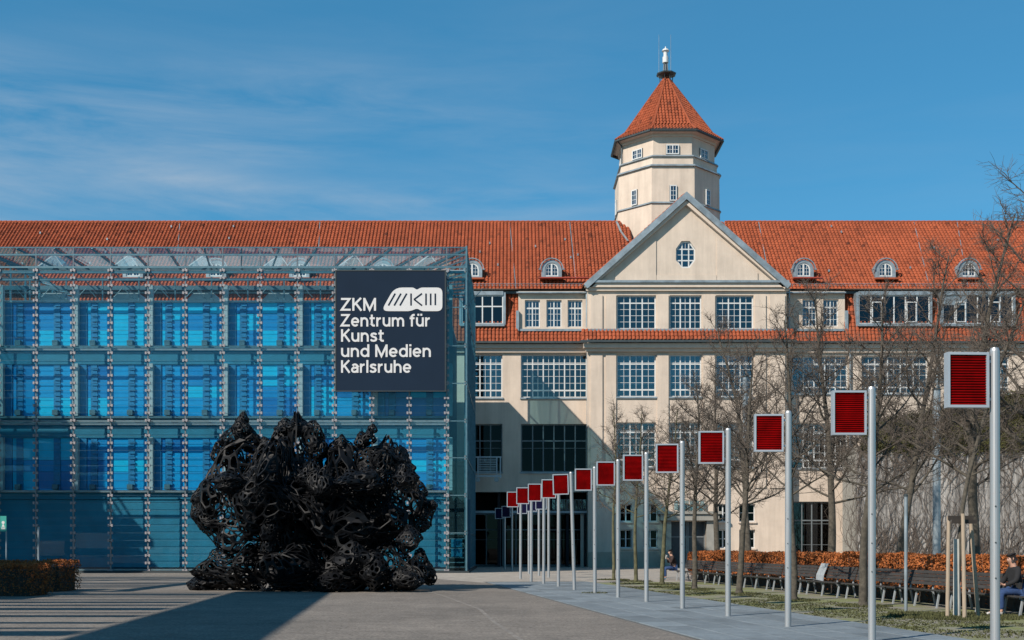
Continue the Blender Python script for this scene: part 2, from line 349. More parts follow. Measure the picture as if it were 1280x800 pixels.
# ------------------------------------------------------------------ windows
wcache = {}
def window(parent, x0, x1, z0, z1, Y, nx=3, sub=2, rows=5, transom=None, m='white', g='g_win', rz=0, inner=True, fw=.09, blind=0.0, name='window', loc=None):
    """casement window in the x-z plane; nx lights of sub panes each; inner = second frame behind"""
    w, h = round(x1 - x0, 2), round(z1 - z0, 2); key = (w, h, nx, sub, rows, str(transom), m, g, inner, fw, blind)
    if key not in wcache:
        f = MB(); b = MB(); t = 0.09
        f.box(-w/2, w/2, 0, t, 0, fw).box(-w/2, w/2, 0, t, h-fw, h).box(-w/2, -w/2+fw, 0, t, fw, h-fw).box(w/2-fw, w/2, 0, t, fw, h-fw)
        iw = w - 2*fw; ih = h - 2*fw
        for i in range(1, nx): x = -w/2 + fw + iw*i/nx; f.box(x-.045, x+.045, .005, t-.005, fw, h-fw)
        if transom:
            for tr in (transom if isinstance(transom, (list, tuple)) else [transom]):
                f.box(-w/2+fw, w/2-fw, .008, t-.008, fw+ih*tr-.045, fw+ih*tr+.045)
        for i in range(nx):
            for j in range(1, sub): x = -w/2 + fw + iw*(i + j/sub)/nx; b.box(x-.015, x+.015, .02, .06, fw, h-fw)
        for r in range(1, rows):
            z = fw + ih*r/rows; b.box(-w/2+fw, w/2-fw, .024, .056, z-.015, z+.015)
        gl = MB(); gl.box(-w/2+fw, w/2-fw, .036, .046, fw, h-fw)
        inn = None
        if inner:
            inn = MB(); d = .42
            inn.box(-w/2, w/2, d, d+.06, 0, .1).box(-w/2, w/2, d, d+.06, h-.1, h)
            for i in range(nx+1): x = -w/2 + w*i/nx; inn.box(max(-w/2, x-.07), min(w/2, x+.07), d, d+.06, .1, h-.1)
            for i in range(nx): x = -w/2 + w*(i+.5)/nx; inn.box(x-.02, x+.02, d+.01, d+.05, .1, h-.1)
            for r in (.33, .66): inn.box(-w/2, w/2, d+.005, d+.055, h*r-.03, h*r+.03)
        bl = None
        if blind: bl = MB(); bl.box(-w/2+.05, w/2-.05, .7, .72, h*(1-blind), h)
        wcache[key] = (f.mesh('window', M[m]), b.mesh('glazing_bars', M[m]) if b.v else None, gl.mesh('pane', M[g]), inn.mesh('inner_frame', M[m]) if inn else None, bl.mesh('curtain', M['curtain']) if bl else None)
    fm, bmz, gm, im, blm = wcache[key]
    o = inst(name, fm, loc or ((x0+x1)/2, Y, z0), parent, rz)
    for nm, me in (('glazing_bars', bmz), ('pane', gm), ('inner_frame', im), ('curtain', blm)):
        if me: inst(nm, me, (0, 0, 0), o, world=False)
    return o
def holed_wall(mb, x0, x1, z0, z1, Y, holes, depth=.35):
    xs = sorted({x0, x1, *[h[0] for h in holes], *[h[1] for h in holes]}); zs = sorted({z0, z1, *[h[2] for h in holes], *[h[3] for h in holes]})
    xs = [x for x in xs if x0 <= x <= x1]; zs = [z for z in zs if z0 <= z <= z1]
    for xa, xb in zip(xs, xs[1:]):
        for za, zb in zip(zs, zs[1:]):
            cx, cz = (xa+xb)/2, (za+zb)/2
            if any(h[0] < cx < h[1] and h[2] < cz < h[3] for h in holes): continue
            mb.quad((xa, Y, za), (xb, Y, za), (xb, Y, zb), (xa, Y, zb))
    for a, b, c, d in holes:
        y = Y + depth
        mb.quad((a, Y, c), (a, Y, d), (a, y, d), (a, y, c)); mb.quad((b, Y, d), (b, Y, c), (b, y, c), (b, y, d))
        mb.quad((a, Y, d), (b, Y, d), (b, y, d), (a, y, d)); mb.quad((a, Y, c), (a, y, c), (b, y, c), (b, Y, c))
    return mb
def PX(a, b, c, d, Y): return (fx(a, Y), fx(b, Y), fz(d, Y), fz(c, Y))     # px x0,x1,ytop,ybottom -> x0,x1,z0,z1

# ------------------------------------------------------------------ main building
YP, YW = 86.0, 87.2
bld = empty('museum_building', (0, 90, 0), 'long cream former factory building with red tiled roof and central gabled bay', 'building')
XL, XR = fx(-70, YW), fx(1420, YW)
pxl, pxr = fx(735, YP), fx(983, YP)
# pavilion front wall
storey = [(771, 820), (837, 877), (895, 942)]
ph = []; wins = []
for a, b in storey:
    for (c, d), rows, tr in (((369, 411), 5, [.8]), ((443, 496), 6, [.15, .8]), ((528, 584), 6, [.15, .8])):
        h = PX(a, b, c, d, YP); ph.append(h); wins.append((h, rows, tr))
low = [(775, 790), (804, 822), (898, 910), (924, 944)]
for a, b in low:
    for c, d in ((630, 652), (662, 685)):
        h = PX(a, b, c, d, YP); ph.append(h); wins.append((h, 2, None))
door_h = PX(838, 882, 652, 709, YP); door_h = (door_h[0], door_h[1], 0, door_h[3]); ph.append(door_h)
wall = MB(); zt = fz(357, YP)
holed_wall(wall, pxl, pxr, 0, zt, YP, ph)
wall.quad((pxl, YW + .3, 0), (pxl, YP, 0), (pxl, YP, zt), (pxl, YW + .3, zt)); wall.quad((pxr, YP, 0), (pxr, YW + .3, 0), (pxr, YW + .3, zt), (pxr, YP, zt))
wall.build('pavilion_wall', M['cream'], bld)
for i, (h, rows, tr) in enumerate(wins):
    nx = 3 if h[1]-h[0] > 2.1 else 2; g3 = ('g_win', 'g_win2', 'g_win3')[(i*5+1) % 3]
    if rows == 2: window(bld, *h, YP + .22, 2, 1, 2, m='white', g='g_dark', inner=False, fw=.07)
    else: window(bld, *h, YP + .2, nx, 2, rows, tr, g=g3, blind=(.35, 0, .2, .7, .5, .1)[i % 6])
    s_ = MB(); s_.box(h[0]-.08, h[1]+.08, YP-.12, YP+.2, h[2]-.12, h[2]-.003); s_.build('window_sill', M['zinc'] if rows > 2 else M['trim'], bld)
# gable
ax, az = fx(857, YP), fz(246, YP); gl_, gr_ = fx(735, YP), fx(981, YP); gz = fz(352, YP)
oc = [(fx(857, YP) + .78*math.cos(R(22.5+45*i)) * 1.0, fz(318, YP) + 1.08*math.sin(R(22.5+45*i))) for i in range(8)]
def gable_wall():
    bm = bmesh.new(); outer = [bm.verts.new((x, YP, z)) for x, z in ((gl_, zt), (gr_, zt), (gr_, gz+.1), (ax, az), (gl_, gz+.1))]
    inner = [bm.verts.new((x, YP, z)) for x, z in oc]
    es = [bm.edges.new((outer[i], outer[(i+1) % 5])) for i in range(5)] + [bm.edges.new((inner[i], inner[(i+1) % 8])) for i in range(8)]
    bmesh.ops.triangle_fill(bm, edges=es, use_beauty=True)
    back = [bm.verts.new((x, YP+.35, z)) for x, z in oc]
    for i in range(8): bm.faces.new((inner[i], inner[(i+1) % 8], back[(i+1) % 8], back[i]))
    me = bpy.data.meshes.new('gable_wall'); off = wloc(bld)
    for v in bm.verts: v.co -= off
    bm.to_mesh(me); bm.free(); me.materials.append(M['cream']); o = bpy.data.objects.new('gable_wall', me); C.objects.link(o); o.parent = bld
gable_wall()
def octagon_window():
    fr = MB(); n = 8; cx, cz = fx(857, YP), fz(318, YP)
    for i in range(8):
        (xa, za), (xb, zb) = oc[i], oc[(i+1) % 8]; k = .88
        pts = [(xa, za), (xb, zb), (cx+(xb-cx)*k, cz+(zb-cz)*k), (cx+(xa-cx)*k, cz+(za-cz)*k)]; fr.prism(pts, YP+.15, YP+.25)
    for s in (-1, 1): fr.box(cx+s*.25-.045, cx+s*.25+.045, YP+.16, YP+.24, cz-.95, cz+.95); fr.box(cx-.7, cx+.7, YP+.165, YP+.235, cz+s*.42-.045, cz+s*.42+.045)
    o = fr.build('octagonal_window', M['white'], bld)
    gb = MB(); gb.box(cx-.7, cx+.7, YP+.17, YP+.2, cz-.018, cz+.018); gb.box(cx-.012, cx+.012, YP+.172, YP+.198, cz+.42, cz+.95); gb.build('glazing_bars', M['white'], o)
    g_ = MB(); g_.prism([(cx+(x-cx)*.93, cz+(z-cz)*.93) for x, z in oc], YP+.19, YP+.2); g_.build('pane', M['g_win'], o)
octagon_window()
rel = MB()
for poly in ([(769, 351), (820, 351), (820, 297), (769, 341)], [(896, 351), (947, 351), (947, 341), (896, 297)]):
    rel.prism([(fx(a, YP), fz(b, YP)) for a, b in poly], YP-.07, YP+.01)
rel.prism([(fx(a, YP), fz(b, YP)) for a, b in ((820.5, 351), (895.5, 351), (895.5, 344), (820.5, 344))], YP-.05, YP+.01)
rel.build('gable_relief', M['cream'], bld)
pil = [(738, 753), (757, 770), (821.5, 835.5), (878.5, 893.5), (943.5, 957), (962, 981)]
for a, b in pil:
    p = MB()
    for t, u in ((369, 412), (443, 610)): p.box(fx(a, YP), fx(b, YP), YP-.1, YP+.01, fz(u, YP), fz(t, YP))
    p.build('pilaster', M['cream'], bld)
# horizontal trims
tr = MB()
tr.box(pxl-.25, pxr+.25, YP-.35, YP+.02, fz(360, YP), fz(355, YP)); tr.box(pxl-.15, pxr+.15, YP-.2, YP+.02, fz(364, YP), fz(360, YP)-.003)
tr.box(pxl-.35, pxr+.35, YP-.55, YP+.02, fz(436, YP), fz(430.5, YP)); tr.box(pxl-.2, pxr+.2, YP-.3, YP+.02, fz(440, YP), fz(436, YP)-.003)
tr.build('cornice', M['trim'], bld)
z_ = MB(); z_.box(pxl-.1, pxr+.1, YP-.5, YP-.02, fz(354.9, YP), fz(352, YP)); z_.box(pxl, pxr, YP-.34, YP-.01, fz(414.5, YP), fz(412, YP)); z_.build('zinc_ledge', M['zinc'], bld)
# pavilion skirt roof
sk = MB(); tiles(sk, (pxl-.5, YP-.75, fz(427, YP)), (pxr-pxl+1.0, 0, 0), (0, .55, fz(414, YP)-fz(427, YP)+.1), seed=3); sk.build('skirt_roof_tiles', M['tile'], bld, kind='stuff')
gt = MB(); gt.box(pxl-.6, pxr+.6, YP-.9, YP-.72, fz(430, YP), fz(427.5, YP)); gt.build('gutter', M['darkzinc'], bld)
# verge
vx, vz = ax, fz(242, YP)
for s, ex in ((-1, fx(729, YP)), (1, fx(987, YP))):
    ez = fz(357, YP); v = MB(); dx, dz = ex-vx, ez-vz; ln = math.hypot(dx, dz); nx_, nz_ = (dz/ln, -dx/ln)
    if nz_ > 0: nx_, nz_ = -nx_, -nz_
    pts = [(vx, vz), (ex, ez), (ex+nx_*.42, ez+nz_*.42), (vx, vz-.42*ln/abs(dx))]
    v.prism(pts, YP-.55, YP-.1); v.build('verge_flashing', M['zinc'], bld)
    w_ = MB(); pts = [(vx, vz-.6), (ex-s*.3, ez-.15), (ex-s*.3+nx_*.22, ez-.15+nz_*.22), (vx, vz-.9)]; w_.prism(pts, YP-.35, YP-.02); w_.build('verge_moulding', M['trim'], bld)
    t_ = MB(); O = (vx if s < 0 else vx, YP-.5, vz+.02)
    if s < 0: tiles(t_, (ex, YP+9.5, ez), (0, -9.6, 0), (vx-ex, 0, vz-ez), seed=5)
    else: tiles(t_, (ex, YP-.1, ez), (0, 9.6, 0), (vx-ex, 0, vz-ez), seed=6)
    t_.build('pavilion_roof_tiles', M['tile'], bld, kind='stuff')
# portal & door
po = MB(); a, b = fx(828, YP), fx(838, YP); po.box(a, b, YP-.5, YP+.1, 0, fz(651, YP)); a, b = fx(882, YP), fx(893, YP); po.box(a, b, YP-.5, YP+.1, 0, fz(651, YP))
po.box(fx(824, YP), fx(897, YP), YP-.75, YP+.05, fz(650.8, YP), fz(643, YP)); po.box(fx(821, YP), fx(900, YP), YP-.9, YP+.03, fz(642.8, YP), fz(639.5, YP)); po.build('portal', M['stone'], bld)
dr = MB(); dr.box(door_h[0], door_h[1], YP+.3, YP+.38, 0, door_h[3]); d0 = dr.build('door', M['doorg'], bld)
q = MB(); cx = (door_h[0]+door_h[1])/2
for x in (door_h[0]+.05, cx-.05, cx+.05, door_h[1]-.05): q.box(x-.04, x+.04, YP+.26, YP+.3, 0, door_h[3])
q.box(door_h[0]+.1, door_h[1]-.1, YP+.265, YP+.3, 2.2, 2.3); q.build('door_frame', M['greyframe'], d0)
tw = MB()
for k in range(6):
    x = fx(842+k*6.5, YP); tw.box(x, x+.3, YP-.32, YP-.28, fz(638, YP), fz(626, YP))
tw.build('transom_light', M['g_win'], bld)

# wings
upper_rows = [((443, 497), 6, [.15, .8])]
def wing(side):
    holes = []; ws = []
    if side == 'left':
        x0, x1 = XL, pxl
        cols = [(585, 628), (651, 735.5)] + [(a, a+84) for a in (466, 366, 266)]
        for a, b in cols:
            b_ = min(b, 734)
            ws.append((PX(a, b_, 443, 497, YW), 6, [.15, .8], 'white', 'g_win', 6 if b-a > 60 else 3))
            ws.append((PX(a, b_, 530, 590, YW), 2, [.66], 'greyframe', 'g_dark', 6 if b-a > 60 else 3))
        holes = [w[0] for w in ws] + [PX(580, 734.5, 615, 712, YW)]
        holes[-1] = (holes[-1][0], holes[-1][1], -.01, holes[-1][3])
    else:
        x0, x1 = pxr, XR
        for a, b in ((990, 1060), (1077, 1160), (1180, 1262), (1283, 1365)):
            ws.append((PX(a, b, 445, 492, YW), 6, [.15, .8], 'white', 'g_win', 5))
            ws.append((PX(a, b, 529, 585, YW), 6, [.15, .8], 'white', 'g_win', 5))
        holes = [w[0] for w in ws]
        dh = PX(989, 1042, 627, 706, YW); dh = (dh[0], dh[1], 0, dh[3]); holes.append(dh)
    w = MB(); holed_wall(w, x0, x1, 0, fz(428, YW), YW, holes, .35); w.build('wing_wall', M['cream'], bld)
    for i, (h, rows, trn, m, g, nx) in enumerate(ws):
        window(bld, *h, YW+.2, nx, 2 if m == 'white' else 1, rows, trn, m=m, g=(g if g != 'g_win' else ('g_win', 'g_win3', 'g_win2')[i % 3]), inner=(m == 'white'), blind=(.3, 0, .55, .15, .8)[i % 5] if m == 'white' else 0)
        s_ = MB(); s_.box(h[0]-.06, h[1]+.06, YW-.1, YW+.2, h[2]-.12, h[2]-.003); s_.build('window_sill', M['zinc'], bld)
    if side == 'right':
        window(bld, *dh, YW+.2, 4, 1, 3, [.72], m='greyframe', g='g_navy', inner=False, name='glazed_door')
    # cornice, gutter, mansard
    t = MB(); xa, xb = (x0, x1-.02) if side == 'left' else (x0+.02, x1)
    t.box(xa, xb, YW-.4, YW+.02, fz(436, YW), fz(431, YW)); t.box(xa, xb, YW-.2, YW+.02, fz(441, YW), fz(436, YW)-.003); t.build('cornice', M['trim'], bld)
    t = MB(); t.box(xa, xb, YW-.72, YW-.55, fz(431, YW)+.02, fz(428.3, YW)); t.box(xa, xb, YW+.42, YW+.62, fz(365.5, YW), fz(362.5, YW)); t.build('gutter', M['darkzinc'], bld)
wing('left'); wing('right')
# steep lower roof of the wings
def mans(xa, xb, seed, top=365.6):
    t = MB(); zb, zt_ = fz(428, YW-.5), fz(top, YW+.9); tiles(t, (xa, YW-.5, zb), (xb-xa, 0, 0), (0, 1.35, zt_-zb), rowh=.34, seed=seed); return t
t = mans(XL, fx(648.5, YW), 11); t.build('steep_roof_tiles', M['tile'], bld, kind='stuff')
t = mans(fx(1055, YW), XR, 12); t.build('steep_roof_tiles', M['tile'], bld, kind='stuff')
for (a, b, sd_) in ((641, 735, 13), (984, 1056, 14)):
    t = MB(); zb, zt_ = fz(428, YW-.5), fz(414, YW-.1); tiles(t, (fx(a, YW), YW-.5, zb), (fx(b, YW)-fx(a, YW), 0, 0), (0, .5, zt_-zb), rowh=.34, seed=sd_); t.build('skirt_roof_tiles', M['tile'], bld, kind='stuff')
    hs = [PX(*q, YW) for q in (((656, 675, 375, 409), (683, 702, 375, 409), (709.5, 728, 375, 409)) if a == 641 else ((1003, 1021, 374, 408), (1029, 1048, 374, 408)))]
    xa, xb = fx(648 if a == 641 else 984, YW), fx(735 if a == 641 else 1056, YW)
    w = MB(); holed_wall(w, xa, xb, fz(416, YW), fz(364, YW), YW, hs, .3)
    e = xa if a == 641 else xb; w.quad((e, YW, fz(416, YW)), (e, YW+1.6, fz(416, YW)), (e, YW+1.6, fz(364, YW)), (e, YW, fz(364, YW))); w.build('attic_wall', M['cream'], bld)
    for h in hs:
        window(bld, *h, YW+.15, 2, 2, 4, [.72], inner=False, blind=.01 if False else 0, fw=.08)
    l_ = MB(); l_.box(xa-.1, xb, YW-.16, YW-.003, fz(414.2, YW), fz(411.5, YW)); l_.box(xa-.15, xb, YW-.35, YW-.003, fz(367.5, YW), fz(365.8, YW)); l_.build('zinc_ledge', M['zinc'], bld)
    g_ = MB(); g_.tube((fx(733 if a == 641 else 985.5, YW), YW-.25, fz(410, YW)), (fx(733 if a == 641 else 985.5, YW), YW-.25, fz(362, YW)), .07); g_.build('downpipe', M['zinc'], bld)
    # zinc cheek
    e = fx(647 if a == 641 else 1057.5, YW); c = MB(); c.box(e-.12, e+.1, YW-.25, YW+1.2, fz(414, YW), fz(389, YW)); c.build('zinc_cheek', M['zinc'], bld)
for x, z0, z1 in ((734.2, 612, 431), (1062, 700, 431), (1170.5, 700, 431)):
    g_ = MB(); g_.tube((fx(x, YW), YW-.15, fz(z0, YW)), (fx(x, YW), YW-.15, fz(z1, YW)), .07); g_.build('downpipe', M['zinc'], bld)
# wide dormer windows in the steep roof
for (a, b, nx) in ((577, 629, 4), (1073, 1162, 6), (1178, 1266, 6)):
    h = PX(a, b, 369, 405, YW-.1); dwin = window(bld, *h, YW-.1, nx, 1, 1, [.62] if nx == 4 else None, g='g_navy', inner=False, fw=.08, blind=0)
    d_ = MB(); Y0 = YW-.1; x0, x1, z0, z1 = h
    d_.box(x0-.18, x0-.003, Y0-.06, Y0+1.2, z0-.2, z1+.2); d_.box(x1+.003, x1+.18, Y0-.06, Y0+1.2, z0-.2, z1+.2); d_.box(x0, x1, Y0-.12, Y0+1.3, z1+.003, z1+.28); d_.box(x0-.1, x1+.1, Y0-.25, Y0+.6, z0-.2, z0-.003)
    d_.build('dormer_surround', M['zinc'], bld)
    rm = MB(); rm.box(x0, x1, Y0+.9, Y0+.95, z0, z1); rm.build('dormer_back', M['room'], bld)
    if nx == 6:
        for sx_ in ((1, 4) if a < 1100 else (4, 1)):
            iw = (x1-x0-.16)/6; xa = x0+.08+iw*sx_; k = MB(); zA, zB = z0+.12, z1-.5
            for bx4 in ((xa+.05, xa+.12, zA, zB), (xa+iw-.12, xa+iw-.05, zA, zB), (xa+.12, xa+iw-.12, zA, zA+.07), (xa+.12, xa+iw-.12, zB-.07, zB)): k.box(bx4[0], bx4[1], Y0-.09, Y0-.02, bx4[2], bx4[3])
            k.build('sash', M['white'], bld)
    if nx == 6 and a > 1100:
        k = MB(); k.box(x0+.1, x0+1.8, Y0-.02, Y0+.004, z1-.75, z1-.1); k.build('blind', M['zinc'], bld)
# upper roof
YE, YR = YW + .55, 95.1; ZE, ZR = fz(362.5, YE), fz(278, YR)
for (xa, xb, sdv) in ((XL, fx(800, YW), 21), (fx(900, YW), XR, 22)):
    t = MB(); tiles(t, (xa, YE, ZE), (xb-xa, 0, 0), (0, YR-YE, ZR-ZE), rowh=.37, seed=sdv); t.build('main_roof_tiles', M['tile'], bld, kind='stuff')
t = MB(); t.quad((XL, YR+.02, ZR-.05), (XR, YR+.02, ZR-.05), (XR, YR+8, ZE), (XL, YR+8, ZE)); t.t = [.5]; t.build('rear_roof_slope', M['tile'], bld)
for (xa, xb) in ((XL, fx(779, YR)), (fx(906, YR), XR)):
    rc = MB(); n = int((xb-xa)/.42)
    for i in range(n): x = xa+i*.42; rc.tube((x, YR, ZR+.02), (x+.44, YR, ZR+.035), .11, .13, 6)
    rc.t = [random.uniform(.3, .8) for _ in rc.f]; rc.build('ridge_tiles', M['tile'], bld, kind='stuff')
# seam strips on the roof and the flashing beside the tower
for px0, px1 in ((637, 645), (712, 721), (905, 912), (948, 964), (1142, 1162), (1196, 1210), (400, 396), (225, 219)):
    n_ = Vector((0, -(ZR-ZE), YR-YE)).normalized() * .075
    a = Vector((fx(px0, YR), YR, ZR)) + n_; b = Vector((fx(px1, YE), YE, ZE)) + n_; s_ = MB(); s_.bar(a, b, .05, .025); s_.build('lightning_strip', M['zinc'], bld)
def on_roof(px_, py_):
    t_ = 0.0
    for _ in range(30):
        y = YE+(YR-YE)*t_; z = ZE+(ZR-ZE)*t_; cur = 682-(z-EYE)*F/y; t_ += (cur-py_)/85
    y = YE+(YR-YE)*t_; z = ZE+(ZR-ZE)*t_; return Vector((fx(px_, y), y-.09, z+.09))
fl = MB()
for p0, p1 in (((770.5, 278.5), (776, 291)), ((776, 291), (785, 303))): fl.bar(on_roof(*p0), on_roof(*p1), .16, .05)
fl.build('tower_flashing', M['zinc'], bld)
# snow guards
sg = MB()
for (xa, xb) in ((fx(470, YE), fx(735, YE)), (fx(992, YE), XR)):
    zz = ZE + .42
    sg.tube((xa, YE+.35, zz+.12), (xb, YE+.35, zz+.12), .022, n=5); sg.tube((xa, YE+.33, zz-.02), (xb, YE+.33, zz-.02), .022, n=5)
    x = xa
    while x < xb: sg.tube((x, YE+.38, zz-.3), (x, YE+.33, zz+.14), .02, n=4); sg.tube((x, YE+.6, zz), (x, YE+.33, zz+.12), .015, n=4); x += .55
sg.build('snow_guard', M['zinc'], bld)
sp = MB(); sp.box(fx(674, YE), fx(736, YE), YE+.15, YE+.5, ZE+.95, ZE+1.03); sp.build('roof_step', mat('red_paint', (.35, .05, .03)), bld); 
sp = MB(); sp.box(fx(993, YE), fx(1030, YE), YE+.15, YE+.5, ZE+.95, ZE+1.03); sp.build('roof_step', bpy.data.materials['red_paint'], bld)
sp = MB()
for k in range(28):
    px_ = random.choice([random.uniform(592, 760), random.uniform(960, 1275), random.uniform(10, 560)]); tt = random.uniform(.15, .95)
    y = YE+(YR-YE)*tt; z = ZE+(ZR-ZE)*tt; x = fx(px_, y); sp.box(x-.05, x+.05, y-.15, y, z+.05, z+.22)
sp.build('snow_hook', M['zinc'], bld, kind='stuff')
# round-headed dormers
dm = {}
def arch(w, h, n=10):
    return [(w/2*math.cos(PI*i/n), h-w/2+w/2*math.sin(PI*i/n)) for i in range(n+1)] + [(-w/2, 0), (w/2, 0)]
tt = (350.5-362.5)/(278-362.5)
for px_ in (166, 270, 374, 478, 590, 689.5, 1004.5, 1107, 1211):
    Y0 = YE + .95; Z0 = fz(348, Y0); X0 = fx(px_, Y0)
    dmr = None
    if 'shell' not in dm:
        o = arch(1.55, 1.42); i_ = arch(1.02, 1.05); s_ = MB(); n = len(o); k = len(s_.v)
        i_ = [(x, z+.16) for x, z in i_]
        s_.v += [(x, 0, z) for x, z in o] + [(x, 0, z) for x, z in i_] + [(x, 2.0, z) for x, z in o] + [(x, .15, z) for x, z in i_]
        for a in range(n):
            b = (a+1) % n; s_.f += [(a, b, n+b, n+a), (b, a, 2*n+a, 2*n+b), (n+a, n+b, 3*n+b, 3*n+a)]
        dm['shell'] = s_.mesh('dormer', M['zinc']); e = MB(); o2 = arch(1.78, 1.53)
        for a in range(10):
            e.bar((o2[a][0], -.06, o2[a][1]), (o2[a+1][0], -.06, o2[a+1][1]), .14, .07)
        e.box(-1.0, -.8, -.12, .1, .66, .72); e.box(.8, 1.0, -.12, .1, .66, .72)
        dm['eave'] = e.mesh('dormer_eave', M['zinc'])
        f_ = MB()
        for a in range(10):
            x0, z0 = i_[a]; x1, z1 = i_[a+1]; f_.prism([(x0, z0), (x1, z1), (x1*.84, .16+(z1-.16)*.9), (x0*.84, .16+(z0-.16)*.9)], .06, .14)
        f_.box(-.51, -.43, .06, .14, .16, .72); f_.box(.43, .51, .06, .14, .16, .72); f_.box(-.43, .43, .06, .14, .16, .25); f_.box(-.06, .06, .05, .14, .25, 1.12)
        dm['frame'] = f_.mesh('window', M['white']); b_ = MB(); b_.box(-.26, -.235, .08, .12, .25, 1.0); b_.box(.235, .26, .08, .12, .25, 1.0); b_.box(-.43, .43, .085, .115, .5, .525); b_.box(-.43, .43, .085, .115, .78, .805)
        dm['bars'] = b_.mesh('glazing_bars', M['white']); p_ = MB(); p_.prism([(x*.93, .16+(z-.16)*.96) for x, z in i_], .1, .105); dm['pane'] = p_.mesh('pane', M['g_win'])
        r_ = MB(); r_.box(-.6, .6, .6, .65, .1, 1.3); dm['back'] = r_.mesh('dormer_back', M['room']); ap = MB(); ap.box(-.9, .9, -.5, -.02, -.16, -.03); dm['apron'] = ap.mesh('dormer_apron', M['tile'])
        a_ = dm['apron'].attributes.new('tone', 'FLOAT', 'FACE'); a_.data.foreach_set('value', [.5]*6)
    d = inst('dormer', dm['shell'], (X0, Y0, Z0), bld)
    for nm in ('eave', 'frame', 'bars', 'pane', 'back', 'apron'): inst(dm[nm].name.split('.')[0], dm[nm], (0, 0, 0), d, world=False)
# rooms behind the windows, their shade put into a near-black colour
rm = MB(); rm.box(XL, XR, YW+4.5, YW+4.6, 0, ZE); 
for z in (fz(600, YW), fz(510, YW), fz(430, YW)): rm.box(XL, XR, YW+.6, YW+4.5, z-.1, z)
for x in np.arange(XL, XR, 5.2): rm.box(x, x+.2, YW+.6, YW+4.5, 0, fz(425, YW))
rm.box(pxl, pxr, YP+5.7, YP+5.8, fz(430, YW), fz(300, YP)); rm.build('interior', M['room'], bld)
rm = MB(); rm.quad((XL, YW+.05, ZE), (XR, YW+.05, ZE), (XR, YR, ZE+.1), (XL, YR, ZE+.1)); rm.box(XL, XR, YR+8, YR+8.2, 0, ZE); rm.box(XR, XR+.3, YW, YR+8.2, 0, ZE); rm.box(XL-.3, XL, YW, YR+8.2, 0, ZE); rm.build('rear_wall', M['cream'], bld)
# entrance recess
en = MB(); x0, x1 = fx(580, YW), fx(734, YW); z1 = fz(616, YW)
en.box(x0, x1, YW+3.8, YW+3.9, 0, z1); en.build('entrance_back_wall', M['room'], bld)  # near-black wall, the shade of the recess is in its colour
en = MB(); en.box(x0, x1, YW-.12, YW+.1, fz(641.5, YW), fz(638.5, YW)); en.build('entrance_beam', M['zinc'], bld)
for k, (a, b) in enumerate(((590, 626), (628, 662), (664, 698), (700, 732))):
    window(bld, fx(a, YW+2), fx(b, YW+2), .05, fz(642, YW+2), YW+2, 2, 1, 2, [.7], m='greyframe', g='g_dark', inner=False, name='entrance_glazing')
for k in range(9):
    a = 690+k*4.8; window(bld, fx(a, YW+.3), fx(a+4.2, YW+.3), fz(637, YW), fz(624, YW), YW+.3, 1, 1, 1, m='greyframe', g='g_win', inner=False, fw=.03, name='transom_light')
cl = MB(); cl.box(fx(726, YW), fx(730, YW), YW+.3, YW+.7, 0, fz(642, YW)); cl.build('entrance_column', M['trim'], bld)
# plinth
for xa, xb, yy, zz in ((pxl+.02, fx(827, YP), YP, fz(690, YP)), (fx(894, YP), pxr, YP, fz(690, YP)), (pxr+.02, fx(988, YW), YW, fz(692, YW)), (fx(1043, YW), XR, YW, fz(692, YW))):
    pl = MB(); pl.box(xa, xb, yy-.08, yy-.003, 0, zz); pl.build('plinth', M['plinth'], bld)

# ------------------------------------------------------------------ tower
TC = (fx(832.8, 96.9), 96.9)
tow = empty('octagonal_tower', (TC[0], TC[1], 0), 'octagonal cream tower with pointed red tiled roof rising behind the gable', 'tower')
def oct_ring(ap): r = ap / math.cos(PI/8); return [(TC[0]+r*math.cos(PI/8+PI/4*i), TC[1]+r*math.sin(PI/8+PI/4*i)) for i in range(8)]
def drum(name, ap0, ap1, z0, z1, m, cap=True):
    a, b = oct_ring(ap0), oct_ring(ap1); d = MB(); d.v = [(x, y, z0) for x, y in a] + [(x, y, z1) for x, y in b]
    for i in range(8): j = (i+1) % 8; d.f.append((i, j, 8+j, 8+i))
    d.f += [tuple(reversed(range(8))), tuple(range(8, 16))]; return d.build(name, m, tow)
Zt = lambda py, ap=4.0: EYE + (682-py)*(96.9-ap)/F
drum('lower_wall', 4.2, 4.18, 20, Zt(254), M['cream']); drum('middle_wall', 4.15, 4.13, Zt(254)+.001, Zt(208), M['cream'])
drum('ledge', 4.29, 4.2, Zt(255), Zt(252.8), M['zinc']); drum('ledge', 4.3, 4.2, Zt(208.5), Zt(206), M['zinc']); drum('collar_wall', 3.95, 3.93, Zt(206.5), Zt(195), M['cream'])
drum('ledge', 4.07, 3.95, Zt(195.6), Zt(193.2), M['zinc']); drum('upper_wall', 3.76, 3.76, Zt(193), Zt(163), M['cream'])
drum('frieze', 3.88, 3.88, Zt(169.5), Zt(163), M['trim']); drum('soffit', 3.92, 4.4, Zt(166), Zt(161.5), M['trim'])
for i in range(8):
    a = oct_ring(4.40); j = (i+1) % 8; g_ = MB(); zz = Zt(161.3, 4.6); g_.tube((*a[i], zz), (*a[j], zz), .11, n=6); g_.build('gutter', M['darkzinc'], tow)
ZB, ZA = Zt(160.5, 4.6), EYE+(682-96)*96.9/F
hips = MB()
